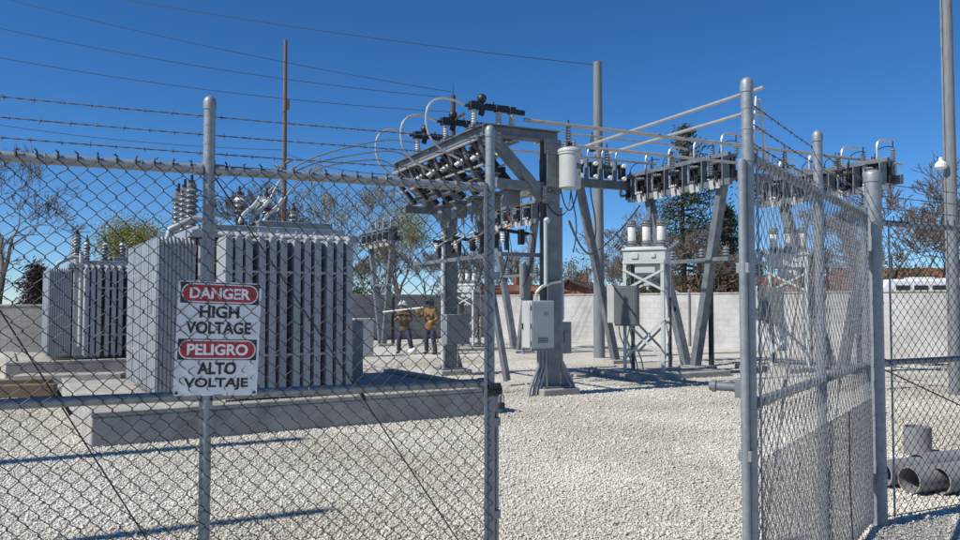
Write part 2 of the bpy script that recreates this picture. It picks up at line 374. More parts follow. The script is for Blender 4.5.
def gate(name, label, hinge, free, ms, fine, seed):
    """leaf: local x from hinge to free end, ms = side (+1/-1 in y) on which the mesh is tied"""
    h, f = Vector((*hinge,0)), Vector((*free,0)); d = f-h; L = d.length
    t = thing(name, label, 'gate', h, math.atan2(d.y, d.x))
    x0 = .10; xm = L/2+(.09 if fine else -.05); z0, zm, z1 = .09, 1.165, 2.235; r = .024
    for (x, top, rr) in ((x0, z1+.02, r), (xm, 2.555, .027), (L, 2.55, .0255)):
        m = MB(); cap_post(m, x, 0, .05, top, rr)
        m.tube((x,0,z1-.02), (x,0,z1+.045), rr*1.14); m.tube((x,0,zm-.06), (x,0,zm-.02), rr*1.14)
        for zr in ((.62,1.7,2.36,2.45) if top > 2.5 else ()): m.tube((x,0,zr-.006),(x,0,zr+.006),rr*1.07)
        m.build('upright', M['galv'], t)
    for z in (z0, zm, z1):
        m = MB(); m.tube((x0,0,z), (xm-.026,0,z), r); m.tube((xm+.026,0,z), (L-.025,0,z), r)
        for xx in (x0+.03, xm-.05, xm+.05, L-.05): m.tube((xx-.02,0,z), (xx+.02,0,z), r*1.2)
        m.build('rail', M['galv'], t)
    m = MB(); y = ms*(r+.004)
    chain_link(m, L-x0, z0-.01, z1+.015, y=y, seed=seed)
    for v in m.v[:0]: pass
    m.v = [(a+x0, b, c) for a, b, c in m.v]
    m.build('chain_link_mesh', M['wire_lit' if fine else 'wire'], t)
    tie = MB(); tie.path([(0, (r+.003)*math.cos(a)+ms*.004, (r+.003)*math.sin(a)) for a in [k*math.pi/5 for k in range(11)]], .0018, 4)
    tie0 = None
    for z in (z0, zm, z1):
        x = x0+.2
        while x < L-.1:
            if tie0 is None: tie0 = tie.build('tie_wire', M['wire_new'], t); tt_ = tie0
            else: tt_ = tie0.copy(); COL.objects.link(tt_)
            tt_.location = (x,0,z); x += .39
    for xx in (x0+.035, L-.04):
        tb = MB(); tb.bar((xx, ms*.03, z0), (xx, ms*.03, z1), .004, .016, (1,0,0)); tb.build('tension_bar', M['galv'], t)
    for i, (xa, xb) in enumerate(((x0+.06, xm-.03), (xm+.03, L-.05))):
        m = MB(); m.path([(xa, -ms*.03, z1-.03), (xb, -ms*.03, z0+.05)], .0038, 6)
        m.tube(((xa+xb)/2-.0, -ms*.03, (z1+z0)/2+.05), ((xa+xb)/2+.055, -ms*.03, (z1+z0)/2-.06), .0075, n=8)
        m.build('truss_rod', M['wire'], t)
    for i, zz in enumerate((2.51, 2.42, 2.33)):
        m = MB(); barbed(m, (-.1, -.03*ms, zz), (L, -.03*ms, zz), seed*7+i, .012); m.build('barbed_wire', M['barb'], t)
    m = MB(); dx = .045; dy = -ms*.012                                       # drop rod beside the free end upright
    m.tube((L+dx, dy, .03), (L+dx, dy, 2.22 if fine else 1.0), .0185 if fine else .012, n=10)
    for z in (.45, .95, 1.75): m.bar((L-.02, dy, z), (L+dx+.012, dy, z), .056, .045)
    m.build('drop_rod', M['galv'], t, bevel=.003)
    if fine:
        m = MB(); m.tube((L+.02, -.02, 1.235), (L+.05, -.165, 1.24), .020, n=10); m.tube((L+.044,-.135,1.239),(L+.048,-.155,1.24),.026,n=10); m.bar((L+.0,-.03,1.235),(L+.05,-.03,1.235),.05,.08)
        m.build('fork_latch', M['steel'], t, bevel=.003)
        m = MB(); chain_link(m, L-x0-.03, z0, .93, p=.0165, r=.0011, y=y+ms*.006, jit=.001, barbs=False, seed=seed+3)
        m.v = [(a+x0+.015, b, c) for a, b, c in m.v]
        m.build('fine_mesh', M['wire_new'], t)
        m = MB(); m.path([(xm-.55, y+ms*.012, .93), (xm-.53, y+ms*.012, .5), (xm-.60, y+ms*.012, z0)], .004, 6); m.build('seam_wire', M['wire'], t)
    else:
        m = MB(); m.tube((L-.03,0,1.12),(L+.06,0,1.12),.036,n=12); m.bar((L-.02,-.03,1.15),(L+.05,-.03,1.15),.02,.03)
        m.build('latch_collar', M['black'], t, bevel=.004)
    for z in (.35, 1.95):
        m = MB(); m.bar((-.02,0,z),(x0+.02,0,z),.05,.05); m.tube((.03,0,z-.06),(.03,0,z+.06),.014,n=8); m.build('hinge', M['galv'], t, bevel=.004)
    return t, L

HL, FL = (-2.55,3.23), (.055,4.40); HR, FR = (2.81,5.80), (1.165,3.46)
gateL, LL = gate('chain_link_gate', 'closed chain link gate leaf with the danger sign tied to it', HL, FL, -1, False, 1)
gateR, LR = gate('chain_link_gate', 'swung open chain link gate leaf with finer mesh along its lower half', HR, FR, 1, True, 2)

# padlock and chain on the left leaf
def dir2(a, b): d = Vector((b[0]-a[0], b[1]-a[1], 0)); return d.normalized()
ax = dir2(HL, FL)
t = thing('padlock', 'small padlock on a short chain at the latch of the closed gate leaf', 'padlock', Vector((*FL,1.07))+ax*.045-Vector((-ax.y,ax.x,0))*.05, math.atan2(ax.y, ax.x))
m = MB(); m.box((0,0,-.028),(.038,.02,.036)); m.build('lock_body', M['black'], t, bevel=.005)
m = MB(); m.path([(-.014,0,-.01),(-.014,0,.02),(-.008,0,.03),(.008,0,.03),(.014,0,.02),(.014,0,-.01)], .004, 8); m.build('shackle', M['galv'], t)

# gate posts
def gate_post(loc, label):
    t = thing('gate_post', label, 'post', (*loc,0), group='terminal posts that carry the gate leaves')
    m = MB(); m.tube((0,0,-.1),(0,0,2.51),.057,n=24); m.build('post', M['galv'], t)
    m = MB(); m.lathe([(.062,0),(.064,.05),(.058,.07),(.035,.088),(.006,.094)],(0,0,2.485),n=24); m.build('post_cap', M['galv'], t)
    for z in (.35,1.95):
        m = MB(); m.tube((0,0,z-.03),(0,0,z+.03),.062,n=24); m.build('hinge_band', M['galv'], t)
    for z in (.3,.8,1.15,1.6,2.2):
        m = MB(); m.tube((0,0,z-.011),(0,0,z+.011),.0605,n=24); m.bar((.05,.028,z),(.085,.042,z),.006,.022); m.build('brace_band', M['galv'], t)
    return t
UF = dir2(FL, HR)
HP = (HR[0]+UF.x*.075, HR[1]+UF.y*.075)
gate_post(HP, 'thick galvanised post with a dome cap between the open gate leaf and the fixed fence')

# fixed fence on the right
def fence_run(a, d, L, label, seed):
    t = thing('chain_link_fence', label, 'fence', a, math.atan2(d.y, d.x))
    for z in (2.19, 1.165):
        m = MB(); m.tube((.05,0,z),(L,0,z),.022); m.tube((.05,0,z),(.10,0,z),.029); m.build('rail', M['galv'], t)
    m = MB(); chain_link(m, L-.12, .05, 2.21, y=-.03, seed=seed); m.v = [(x+.12,y,z) for x,y,z in m.v]; m.build('chain_link_mesh', M['wire'], t)
    m = MB(); m.bar((.13,-.03,.05),(.13,-.03,2.2),.005,.018,(1,0,0)); m.build('tension_bar', M['galv'], t)
    m = MB(); m.path(sag((.06,-.02,.06),(L,-.02,.06),.01),.004,5); m.build('bottom_wire', M['wire'], t)
    m = MB(); m.path([(.07,.03,1.13),(L,.03,.1)],.005,6); m.build('truss_rod', M['wire'], t)
    for i, zz in enumerate((2.48,2.39,2.30)):
        m = MB(); barbed(m,(.05,0,zz),(L,0,zz),seed*5+i,.015); m.build('barbed_wire', M['barb'], t)
    m = MB(); cap_post(m, L, 0, -.05, 2.58, .03); m.build('line_post', M['galv'], t)
    return t
fence_run(Vector((*HP,0)), UF, 3.0, 'fixed chain link fence panel with barbed wire in front of the grey pipes', 5)

# ------------------------------------------------------------------ danger sign
def text_mesh(body, size, width, extr=.0008, bold=.032):
    cu = bpy.data.curves.new('txt', 'FONT'); cu.body = body; cu.size = size; cu.extrude = extr; cu.align_x = 'CENTER'; cu.align_y = 'CENTER'; cu.offset = bold*size
    o = bpy.data.objects.new('txt', cu); COL.objects.link(o)
    dg = bpy.context.evaluated_depsgraph_get(); me = bpy.data.meshes.new_from_object(o.evaluated_get(dg))
    bpy.data.objects.remove(o)
    xs = [v.co.x for v in me.vertices]; ys = [v.co.y for v in me.vertices]
    cx = (max(xs)+min(xs))/2; cy = (max(ys)+min(ys))/2; k = width/(max(xs)-min(xs)); kh = size*.72/(max(ys)-min(ys))
    for v in me.vertices: v.co.x = (v.co.x-cx)*k; v.co.y = (v.co.y-cy)*kh
    return me
def text_part(name, body, size, width, m, parent, loc, rot):
    me = text_mesh(body, size, width); me.materials.clear(); me.materials.append(m)
    me.name = name; o = bpy.data.objects.new(name, me); COL.objects.link(o); o.parent = parent; o.location = loc; o.rotation_euler = rot
    return o
def rrect(w, h, r, n=8):
    out = []
    for (cx, cz, a0) in ((w/2-r,h/2-r,0),(-w/2+r,h/2-r,90),(-w/2+r,-h/2+r,180),(w/2-r,-h/2+r,270)):
        for i in range(n+1):
            a = R(a0+90*i/n); out.append((cx+r*math.cos(a), cz+r*math.sin(a)))
    return out
def plate(mb, outline, y0, y1, cz=0):
    n = len(outline); vs = [(x, y0, z+cz) for x, z in outline]+[(x, y1, z+cz) for x, z in outline]
    fs = [tuple(range(n)), tuple(range(2*n-1, n-1, -1))]+[(i, (i+1)%n, n+(i+1)%n, n+i) for i in range(n)]
    return mb.add(vs, fs)
nf = Vector((ax.y, -ax.x, 0))                         # towards the camera
sL = (Vector((*HL,0)))
spos = sL+ax*(LL/2+.0)+nf*.0262+Vector((0,0,1.432))
sg_ = thing('danger_sign', 'white bilingual high voltage danger sign with red banners behind the gate mesh', 'sign', spos, math.atan2(ax.y, ax.x))
sg_.rotation_euler = (0, R(2.0), math.atan2(ax.y, ax.x))
SW, SH = .378, .535
m = MB(); plate(m, rrect(SW, SH, .012), -.0012, .0012); m.build('panel', M['signw'], sg_, smooth=False)
for cz in (.2125, -.052):
    m = MB(); plate(m, rrect(SW-.022, .098, .004), -.0022, -.0013, cz); hb = m.build('banner', M['signk'], sg_, smooth=False)
    m = MB(); plate(m, rrect(SW-.03, .090, .044), -.0030, -.0023, cz); m.build('outline', M['signw'], hb, smooth=False)
    m = MB(); plate(m, rrect(SW-.042, .078, .038), -.0038, -.0031, cz); m.build('oval', M['signr'], hb, smooth=False)
    text_part('lettering', 'DANGER' if cz > 0 else 'PELIGRO', .074, .275, M['signw'], hb, (0,-.0047,cz), (R(90),0,0))
for (body, cz, w) in (('HIGH',.125,.18),('VOLTAGE',.050,.295),('ALTO',-.14,.175),('VOLTAJE',-.213,.29)):
    text_part('lettering', body, .080, w, M['signk'], sg_, (0,-.0024,cz), (R(90),0,0))
for sx in (-1,1):
    for sz in (-1,1):
        m = MB(); m.lathe([(.008,0),(.008,.003),(.004,.006)], (sx*(SW/2-.014), -.0012, sz*(SH/2-.014)), (0,-1,0), 8); m.build('bolt', M['wire'], sg_)

# ------------------------------------------------------------------ pipes behind the right fence
def big_pipe(a, b, r, label):
    a, b = Vector(a), Vector(b); d = (b-a); t = thing('plastic_pipe', label, 'pipe', a, math.atan2(d.y, d.x), 'grey pipes stacked behind the fence')
    L = d.length
    m = MB(); n = 28; vs = []; w = .012
    for x, rr in ((0,r),(L,r),(L,r-w),(0,r-w)):
        for j in range(n):
            q = 2*math.pi*j/n; vs.append((x, rr*math.cos(q), rr*math.sin(q)))
    fs = []
    for i in range(4):
        for j in range(n): fs.append((i*n+j, i*n+(j+1)%n, ((i+1)%4)*n+(j+1)%n, ((i+1)%4)*n+j))
    m.add(vs, fs); m.build('pipe_wall', M['pvc'], t); return t
pd = Vector((.93,.37,0)).normalized()
pr = .112
def gp(px, D, z): p = W(px, 303, D); p.z = z; return p
A = gp(905, 6.75, pr+.01)
big_pipe(A, A+pd*4, pr, 'grey pipe with a pale rimmed open end, lowest and nearest the gate post')
B2 = A+Vector((.24,-.02,0)); big_pipe(B2, B2+pd*4, pr, 'middle grey pipe of the bottom row of the stack')
C3 = A+Vector((.50,-.06,0)); big_pipe(C3, C3+pd*4, pr, 'grey pipe on the gravel whose open end is farthest right in the stack')
D4 = A+Vector((-.10,.26,.0)); big_pipe(D4, D4+pd*4, pr, 'grey pipe at the back of the stack, its dark end against the gate post')
E5 = A+Vector((.30,.42,.03)); big_pipe(E5, E5+pd*4, pr, 'grey pipe farthest back in the stack, beside the standing offcut')
o5 = gp(914.5, 8.5, 0)
t = thing('pipe_offcut', 'short grey pipe offcut standing upright behind the pipe stack', 'pipe', o5)
m = MB(); m.lathe([(.135,0),(.135,.30),(.122,.30),(.122,.02)], n=24); m.build('pipe_wall', M['pvc'], t)

# ------------------------------------------------------------------ transformers
def bushing(parent, x, y, z, h, r0, r1, sheds, mats, lean=(0,0,1), name='bushing', band=False):
    m = MB(); m.lathe(ins_prof(h, r0, r1, sheds), (x,y,z), lean, 16); b = m.build(name, mats, parent)
    ld = Vector(lean).normalized(); top = Vector((x,y,z))+ld*h
    c = MB(); c.lathe([(r0*.8,0),(r0*.8,.05),(r0*.35,.06),(r0*.35,.13),(r0*.1,.14)], top, lean, 12); c.build('terminal', M['black'], b)
    if band:
        c = MB(); c.lathe([(r0*1.05,h*.02),(r1*1.04,h*.1),(r0*1.05,h*.2)], (x,y,z+h*.55), lean, 16); c.build('glazed_band', M['brown'], b)
        c = MB(); c.lathe([(r0*1.05,0),(r1*1.02,h*.08),(r0*1.05,h*.16)], (x,y,z+h*.78), lean, 16); c.build('white_band', M['white'], b)
    return b, top

def fin(mb, p0, axis, length, w, z0, z1, lobes=10):
    """flat radiator plate: runs along axis by length, thickness w across; ribbed faces"""
    ax_ = Vector(axis); cr = Vector((-ax_.y, ax_.x, 0)); prof = []
    pts = []
    N_ = 60 if lobes else 8
    for i in range(N_+1):
        tt = i/N_; th = (w/2*(.45+.55*abs(math.sin(tt*math.pi*lobes))**.7) if lobes else w/2) if 0 < i < N_ and (not lobes or 2 < i < N_-2) else w*.42
        pts.append((tt*length, th))
    ring = [(a, b) for a, b in pts]+[(a, -b) for a, b in reversed(pts)]
    vs = []
    for zz, k in ((z0, .35), (z0+.05, 1), (z1-.05, 1), (z1, .35)):
        for a, b in ring: vs.append(Vector(p0)+ax_*a+cr*b*k+Vector((0,0,zz)))
    n = len(ring); fs = []
    for i in range(3):
        for j in range(n): fs.append((i*n+j, i*n+(j+1)%n, (i+1)*n+(j+1)%n, (i+1)*n+j))
    fs.append(tuple(range(n))[::-1]); fs.append(tuple(3*n+j for j in range(n)))
    mb.add(vs, fs)

def make_transformer():
    # origin: left front corner of the front radiator bank, pad top at z 0
    t = thing('power_transformer', '', 'transformer')
    ZB, ZT = .08, 2.10
    m = MB(); m.box((.86, 2.0, 1.09), (2.1, 2.75, 2.02)); m.build('tank', M['paint'], t, bevel=.02)
    m = MB(); m.box((.86, 2.0, 2.16), (2.32, 2.95, .10)); m.box((.86,2.0,2.255),(2.0,2.6,.09)); 
    for i in range(9): m.lathe([(.02,0),(.02,.03),(.008,.032)], (-.2+i*.26, .58, 2.21), n=8)
    m.build('tank_cover', M['paint'], t, bevel=.008)
    m = MB(); m.box((.86,2.0,.04),(2.0,2.6,.08)); m.build('skid_base', M['cabd'], t, bevel=.01)
    # front bank: fins in the plane (y, z)
    for grp, xs in enumerate(((.05,.175,.30),(.47,.61,.75),(.93,1.07,1.21),(1.38,1.52,1.66))):
        f = MB()
        for x in xs: fin(f, (x, 0, 0), (0,1,0), .50, .104, ZB, ZT, 0); f.path([(x,.02,ZT-.02),(x,.10,ZT+.03),(x,.50,ZT+.06)],.034,10)
        b = f.build('radiator', M['paint'], t)
        h = MB()
        for z in (ZT-.10, ZB+.12): h.tube((xs[0], .36, z), (xs[-1], .36, z), .055, n=12); h.tube((xs[1], .36, z), (xs[1], .63, z), .05, n=12)
        h.build('header_pipe', M['paint'], b)
        e = MB(); e.path([(xs[1]-.05,.16,ZT-.01),(xs[1]-.05,.16,ZT+.06),(xs[1]-.02,.16,ZT+.09),(xs[1]+.02,.16,ZT+.09),(xs[1]+.05,.16,ZT+.06),(xs[1]+.05,.16,ZT-.01)], .012, 8); e.build('lifting_eye', M['paint'], b)
    # left bank: fins in the plane (x, z), stacked in depth
    for grp in range(4):
        f = MB(); ys = [.72+grp*.68+k*.125 for k in range(5)]
        for y in ys: fin(f, (-.70, y, 0), (1,0,0), .48, .110, ZB, ZT)
        b = f.build('radiator', M['paint'], t)
        h = MB()
        for z in (ZT-.10, ZB+.12): h.tube((-.34, ys[0], z), (-.34, ys[-1], z), .055, n=12); h.tube((-.34, ys[2], z), (-.18, ys[2], z), .05, n=12)
        h.build('header_pipe', M['paint'], b)
    # darker box standing for shade on the cover front, then top fittings
    m = MB(); m.box((1.25, 1.25, 2.36), (1.1, .42, .12)); m.build('cover_shade', M['cabd'], t, bevel=.01)
    m = MB(); m.path([(-.55,.9,2.0),(-.5,.9,2.22),(-.2,.9,2.38),(.1,.9,2.36)], .045, 12); m.build('vent_pipe', M['paint'], t)
    m = MB(); m.tube((-.04,.58,.3),(-.04,.58,2.5),.045,n=14); m.build('riser_pipe', M['cab'], t)
    tops = []
    for i, y in enumerate((2.0, 2.5, 3.0)):
        _, tp = bushing(t, -.02, y, 2.28, .72, .06, .105, 8, M['porc']); tops.append(tp)
    lv = []
    for i, x in enumerate((.16, .56, .96)):
        _, tp = bushing(t, x, 1.55, 2.30,   .52, .048, .082, 6, M['porc'], band=True); lv.append(tp)
    _, tp = bushing(t, 1.55, 2.1, 2.28, .42, .05, .085, 5, M['porc'])
    m = MB(); m.tube((1.14,2.0,2.28),(1.14,2.0,2.75),.09,n=14); m.build('gas_relay', M['cabd'], t)
    for i in range(5):
        k = MB(); k.sphere((.50+i*.16, 1.2, 2.36), .05, 10, 6); k.tube((.50+i*.16,1.2,2.28),(.50+i*.16,1.2,2.36),.03,n=8); k.build('valve', M['black'], t)
    m = MB(); m.box((2.14,1.3,.55),(.34,.46,.86)); m.build('control_box', M['cabd'], t, bevel=.01)
    m = MB(); m.box((-.705,1.1,1.2),(.012,.22,.16)); m.build('name_plate', M['galv'], t)
    for (z_, r_) in ((ZT-.45,.012),(ZB+.5,.012)):
        m = MB(); m.bar((-.02,.02,z_),(1.72,.02,z_),.012,.03); m.build('fin_strap', M['paint'], t)
        m = MB(); m.bar((-.69,.66,z_),(-.69,3.35,z_),.012,.03); m.build('fin_strap', M['paint'], t)
    m = MB(); m.box((.86,.58,1.55),(.5,.10,.5)); m.build('gauge_panel', M['cab'], t, bevel=.008)
    return t, tops, lv
TRA = Vector((-3.19,10.0,.35))
tr, tops, lv = make_transformer()
tr.location = TRA; tr.rotation_euler.z = TA
tag(tr, 'big grey finned transformer close behind the danger sign', 'transformer', 'finned power transformers')
rotT = Matrix.Rotation(TA, 3, 'Z')
TRB = TRA+Vector((-5.75,8.1,-.05))
trb = copy_tree(tr, TRB, TA, 'farther grey finned transformer standing at the left beside the block wall', 'finned power transformers')
for c in [x for x in bpy.data.objects if x.parent == trb and x.name.startswith('control_box')]: bpy.data.objects.remove(c)

def pad(corner, L, D, H, label):
    t = thing('transformer_pad', label, 'concrete pad', corner, TA, 'concrete transformer pads')
    m = MB(); m.box((L/2,D/2,H/2-.1),(L,D,H+.2)); m.build('slab', M['conc'], t, bevel=.02)
    m = MB(); w = .22
    m.box((L/2,w/2,H+.03),(L,w,.055)); m.box((w/2,D/2+w/2,H+.03),(w,D-w-.004,.055)); m.box((L-w/2,D/2+w/2,H+.03),(w,D-w-.004,.055))
    m.build('raised_edge', M['conc'], t, bevel=.01)
    return t
pad((-4.3,8.9,0), 5.4, 4.8, .33, 'low concrete pad under the big transformer, its end lit by the sun')
pad(Vector((-4.3,8.9,0))+Vector((-5.75,8.1,0)), 5.2, 4.6, .28, 'low concrete pad under the farther transformer')
# curbs and timbers between the pads
def low_block(name, px0, px1, py, D, dy, h, m, label, cat, rz=TA):
    a = gp(px0, D, 0); L = (px1-px0)*D/800
    t = MB(); t.box((L/2,dy/2,h/2-.05),(L,dy,h+.1)); o = t.build(name, m, None, bevel=.012, loc=a, rotz=rz); tag(o, label, cat); return o
low_block('timber_beam', -12, 50, 395, 13.4, .22, .22, M['timber'], 'brown timber beam lying at the left edge beside the big transformer pad', 'beam', R(14))
low_block('timber_beam', 68, 122, 380, 15.6, .25, .20, M['timber'], 'long brown timber beam lying between the two transformers', 'beam', R(8))
low_block('timber_beam', -14, 44, 371, 14.9, .25, .16, M['timber'], 'short weathered timber on the gravel at the left edge, in front of the farther pad', 'beam', R(20))
low_block('timber_beam', 30, 96, 388, 13.0, .16, .10, M['wooddk'], 'thin dark plank lying between the brown timber and the big transformer pad', 'plank', R(24))
low_block('concrete_curb', 10, 120, 385, 14.3, .5, .10, M['conc'], 'flat concrete slab on the gravel beside the brown timber beams', 'slab', R(10))
low_block('concrete_curb', 15, 115, 365, 15.3, .5, .22, M['conc'], 'long low concrete curb in front of the farther transformer', 'curb', R(12))

# ------------------------------------------------------------------ main switch rack
C1 = Vector((1.24,14.2,0))
def h_col(mb, x, y, z0, z1, w=.26, d=.28):
    mb.box((x, y, (z0+z1)/2), (w*.05+.008, d-.045, z1-z0)); mb.box((x, y-d/2+.012, (z0+z1)/2), (w, .022, z1-z0)); mb.box((x, y+d/2-.012, (z0+z1)/2), (w, .022, z1-z0))
def h_beam(mb, a, b, h=.22, w=.16):
    a, b = Vector(a), Vector(b)
    mb.bar(a, b, .012, h-.04); mb.bar(a+Vector((0,0,h/2-.01)), b+Vector((0,0,h/2-.01)), w, .02); mb.bar(a-Vector((0,0,h/2-.01)), b-Vector((0,0,h/2-.01)), w, .02)

def v_switch(parent, x, y, z, L=.95):
    """gang switch lying along x on three posts"""
    m = MB(); m.bar((x,y,z),(x+L,y,z),.16,.06); s = m.build('disconnect_switch', M['steel'], parent, bevel=.004)
    for dx in (.06, .55, .82):
        k = MB(); k.lathe(ins_prof(.26,.045,.060,5,.05),(x+dx,y,z+.03),n=12); k.build('post_insulator', M['cab'], s)
    k = MB(); k.bar((x+.02,y,z+.36),(x+L+.06,y,z+.33),.07,.09); k.box((x+.06,y,z+.36),(.17,.13,.15)); k.box((x+.55,y,z+.35),(.14,.12,.12)); k.box((x+.82,y,z+.345),(.12,.12,.13))
    k.sphere((x+.22,y,z+.50),.085,10,8); k.bar((x+.2,y,z+.36),(x+.23,y,z+.5),.05,.08); k.bar((x+.2,y,z+.2),(x+.24,y,z+.36),.06,.1); k.bar((x+.3,y+.03,z+.41),(x+.78,y+.03,z+.41),.03,.05)
    k.tube((x-.12,y,z+.35),(x+.05,y,z+.35),.03,n=8); k.bar((x+.4,y,z+.36),(x+.46,y,z+.47),.03,.03)
    k.build('switch_blade', M['black'], s, bevel=.012)

def make_main_rack():
    # local x = U, y = V ; origin at near column base
    t = thing('switch_rack', 'tall grey steel switch rack with a cabinet on its near column', 'switch rack', C1, YA)
    TOP = 4.50; SP = 4.3
    for i, y in enumerate((0, SP)):
        m = MB(); h_col(m, 0, y, .12, TOP); c = m.build('column', M['steel'], t, bevel=.004)
        p = MB(); p.box((0,y,.135),(.56,.56,.03))
        for sx in (-1,1):
            p.add([(sx*.155,y-.12,.15),(sx*.28,y-.12,.15),(sx*.155,y-.12,.55),(sx*.155,y-.105,.15),(sx*.28,y-.105,.15),(sx*.155,y-.105,.55)],[(0,1,2),(5,4,3),(0,3,4,1),(1,4,5,2),(2,5,3,0)])
        p.build('base_plate', M['steel'], c)
        q = MB(); q.box((.02,y,.02),(.75,.72,.20)); q.build('footing', M['conc'], c, bevel=.02)
        m = MB(); h_beam(m, (-1.34,y,TOP+.07), (.17,y,TOP+.07), .20, .22); m.build('arm', M['steel'], t, bevel=.004)
        m = MB(); m.bar((-1.18,y,TOP-.03),(-.12,y,3.45),.16,.20,(0,1,0)); m.build('knee_brace', M['steel'], t, bevel=.006)
        m = MB(); m.bar((-1.1,y,3.66),(.0,y,3.66),.14,.16); m.build('lower_arm', M['steel'], t, bevel=.006)
    m = MB(); h_beam(m, (-1.27,.11,TOP+.075), (-1.27,SP-.11,TOP+.075), .19, .18); m.build('top_beam', M['steel'], t, bevel=.004)
    m = MB(); h_beam(m, (-.62,.11,TOP+.02), (-.62,SP-.11,TOP+.02), .16, .14); m.build('top_beam', M['steel'], t, bevel=.004)
    m = MB(); h_beam(m, (-.0,.17,3.70), (0,SP-.17,3.70), .22, .16); m.build('lower_beam', M['steel'], t, bevel=.004)
    m = MB(); h_beam(m, (-1.0,.08,3.80), (-1.0,SP-.08,3.80), .13, .12); m.build('lower_beam', M['steel'], t, bevel=.004)
    for y in (.30, 1.65, 3.05): v_switch(t, -1.42 if y < 1 else -1.36, y, TOP+.19, 1.02)
    # tilted fused cutouts hanging under the top beams
    for i in range(6):
        y = .45+i*.66
        m = MB(); m.bar((-1.30,y,TOP-.02),(-.55,y,3.72),.12,.16,(0,1,0)); m.bar((-1.28,y+.17,TOP-.12),(-.85,y+.17,4.0),.05,.07,(0,1,0))
        m.box((-1.02,y,4.14),(.22,.15,.22)); m.box((-.78,y,3.93),(.18,.17,.2)); m.bar((-1.42,y,4.12),(-1.05,y,3.72),.07,.10,(0,1,0))
        c = m.build('fused_cutout', M['black'], t, bevel=.006)
        for (xx, zz, ln) in ((-1.18,4.22,.30),(-.66,4.34,.24)):
            k = MB(); k.lathe(ins_prof(ln,.036,.050,5,.045),(xx-.16,y+.09,zz-.12),(.82,.1,.56),12); k.build('insulator', M['white'], c)
        m = MB(); m.bar((-1.27,y-.14,TOP-.02),(-.98,y-.14,3.86),.05,.10,(0,1,0)); m.build('hanger', M['steel'], t, bevel=.004)
    for (x_, z_, r_) in ((-1.40,TOP-.08,.026),(-1.02,TOP-.14,.024),(-.84,4.02,.022),(-1.30,3.98,.022)):
        m = MB(); m.tube((x_,.05,z_),(x_,SP-.1,z_),r_,n=8); m.build('lit_flange', M['bus'], t)  # added pale rails, painting the sunlit lower flange of the beams
    for y in (0, SP):                               # bolted gusset plates
        for (x_, z_, w_, h_) in ((-.02,TOP-.14,.34,.26),(-.1,3.5,.26,.3),(-1.18,TOP-.08,.26,.22),(-.0,3.68,.3,.3)):
            m = MB(); m.box((x_,y-.152,z_),(w_,.014,h_))
            for a_ in (-1,1):
                for b_ in (-1,0,1): m.lathe([(.016,0),(.016,.012),(.01,.016)],(x_+a_*w_*.33,y-.158,z_+b_*h_*.33),(0,-1,0),6)
            m.build('gusset_plate', M['steel'], t, bevel=.002)
    # instrument transformers on the lower beam
    for i in range(5):
        y = .55+i*.74
        m = MB(); m.box((-.48,y,3.50),(.26,.24,.30)); m.box((-.48,y,3.68),(.34,.3,.05)); c = m.build('instrument_transformer', M['cabd'], t, bevel=.02)
        for s in (-.07,.07):
            k = MB(); k.lathe(ins_prof(.13,.02,.036,3),(-.48+s,y,3.345),(0,0,-1),10); k.build('bushing', M['white'] if s > 0 else M['porc'], c)
        k = MB(); k.path(bez((-.55,y,3.22),(-.5,y-.1,2.9),(-.2,y+.1,3.2),(-.9,y+.2,2.75)),.018,6); k.build('lead', M['copper'] if i < 2 else M['strand'], c)
    for i in range(4):                              # lower hanging switches
        y = .5+i*1.0
        m = MB(); m.bar((-.75,y,2.92),(-.15,y,2.86),.07,.06); m.bar((-.6,y,2.9),(-.6,y,2.55),.06,.09,(0,1,0)); m.box((-.3,y,2.8),(.1,.1,.28)); c = m.build('line_switch', M['black'], t, bevel=.01)
        for xx in (-.68,-.22):
            k = MB(); k.lathe(ins_prof(.16,.03,.052,3),(xx,y,2.70),n=10); k.build('insulator', M['white'], c)
        m = MB(); m.tube((-.48,y+.05,3.36),(-.5,y,2.92),.012,n=6); m.build('drop_lead', M['strand'], t)
        m = MB(); m.path(bez((-.15,y,2.87),(.1,y,2.9),(.1,y+.2,2.4),(-.1,y+.3,1.9)),.014,6); m.build('drop_lead', M['cable'], t)
    m = MB(); m.bar((-.9,.12,2.45),(-.9,SP-.1,2.45),.07,.07); m.bar((-.95,.1,2.45),(0,.1,2.45),.07,.07); m.bar((-.95,SP,2.45),(-.15,SP,2.45),.07,.07); m.build('lower_rail', M['steel'], t)
    # slanted back braces of the rack
    m = MB(); m.bar((-.05,1.5,.1),(-.15,2.6,3.6),.10,.12); m.build('brace', M['steel'], t, bevel=.005)
    # near column: cabinet, conduits, meter box
    m = MB(); m.box((-.36,-.20,1.225),(.46,.30,.83)); c = m.build('cabinet', M['cab'], t, bevel=.012)
    k = MB(); k.box((-.60,-.20,1.225),(.012,.26,.78)); k.build('door', M['cab'], c, bevel=.004)
    k = MB(); k.box((-.614,-.1,1.2),(.02,.03,.10)); k.build('handle', M['black'], c)
    for z_ in (.92,1.22,1.53):
        k = MB(); k.tube((-.602,-.342,z_-.035),(-.602,-.342,z_+.035),.012,n=8); k.build('hinge', M['galv'], c)
    k = MB(); k.box((-.36,-.353,1.225),(.40,.006,.77)); k.build('side_panel', M['cab'], c, bevel=.002)
    k = MB()
    for z_ in (.93,.955,.98,1.005): k.box((-.36,-.359,z_),(.2,.006,.010))
    k.build('vent', M['black'], c)
    k = MB(); k.box((-.30,-.358,1.42),(.10,.004,.06)); k.build('name_plate', M['galv'], c)
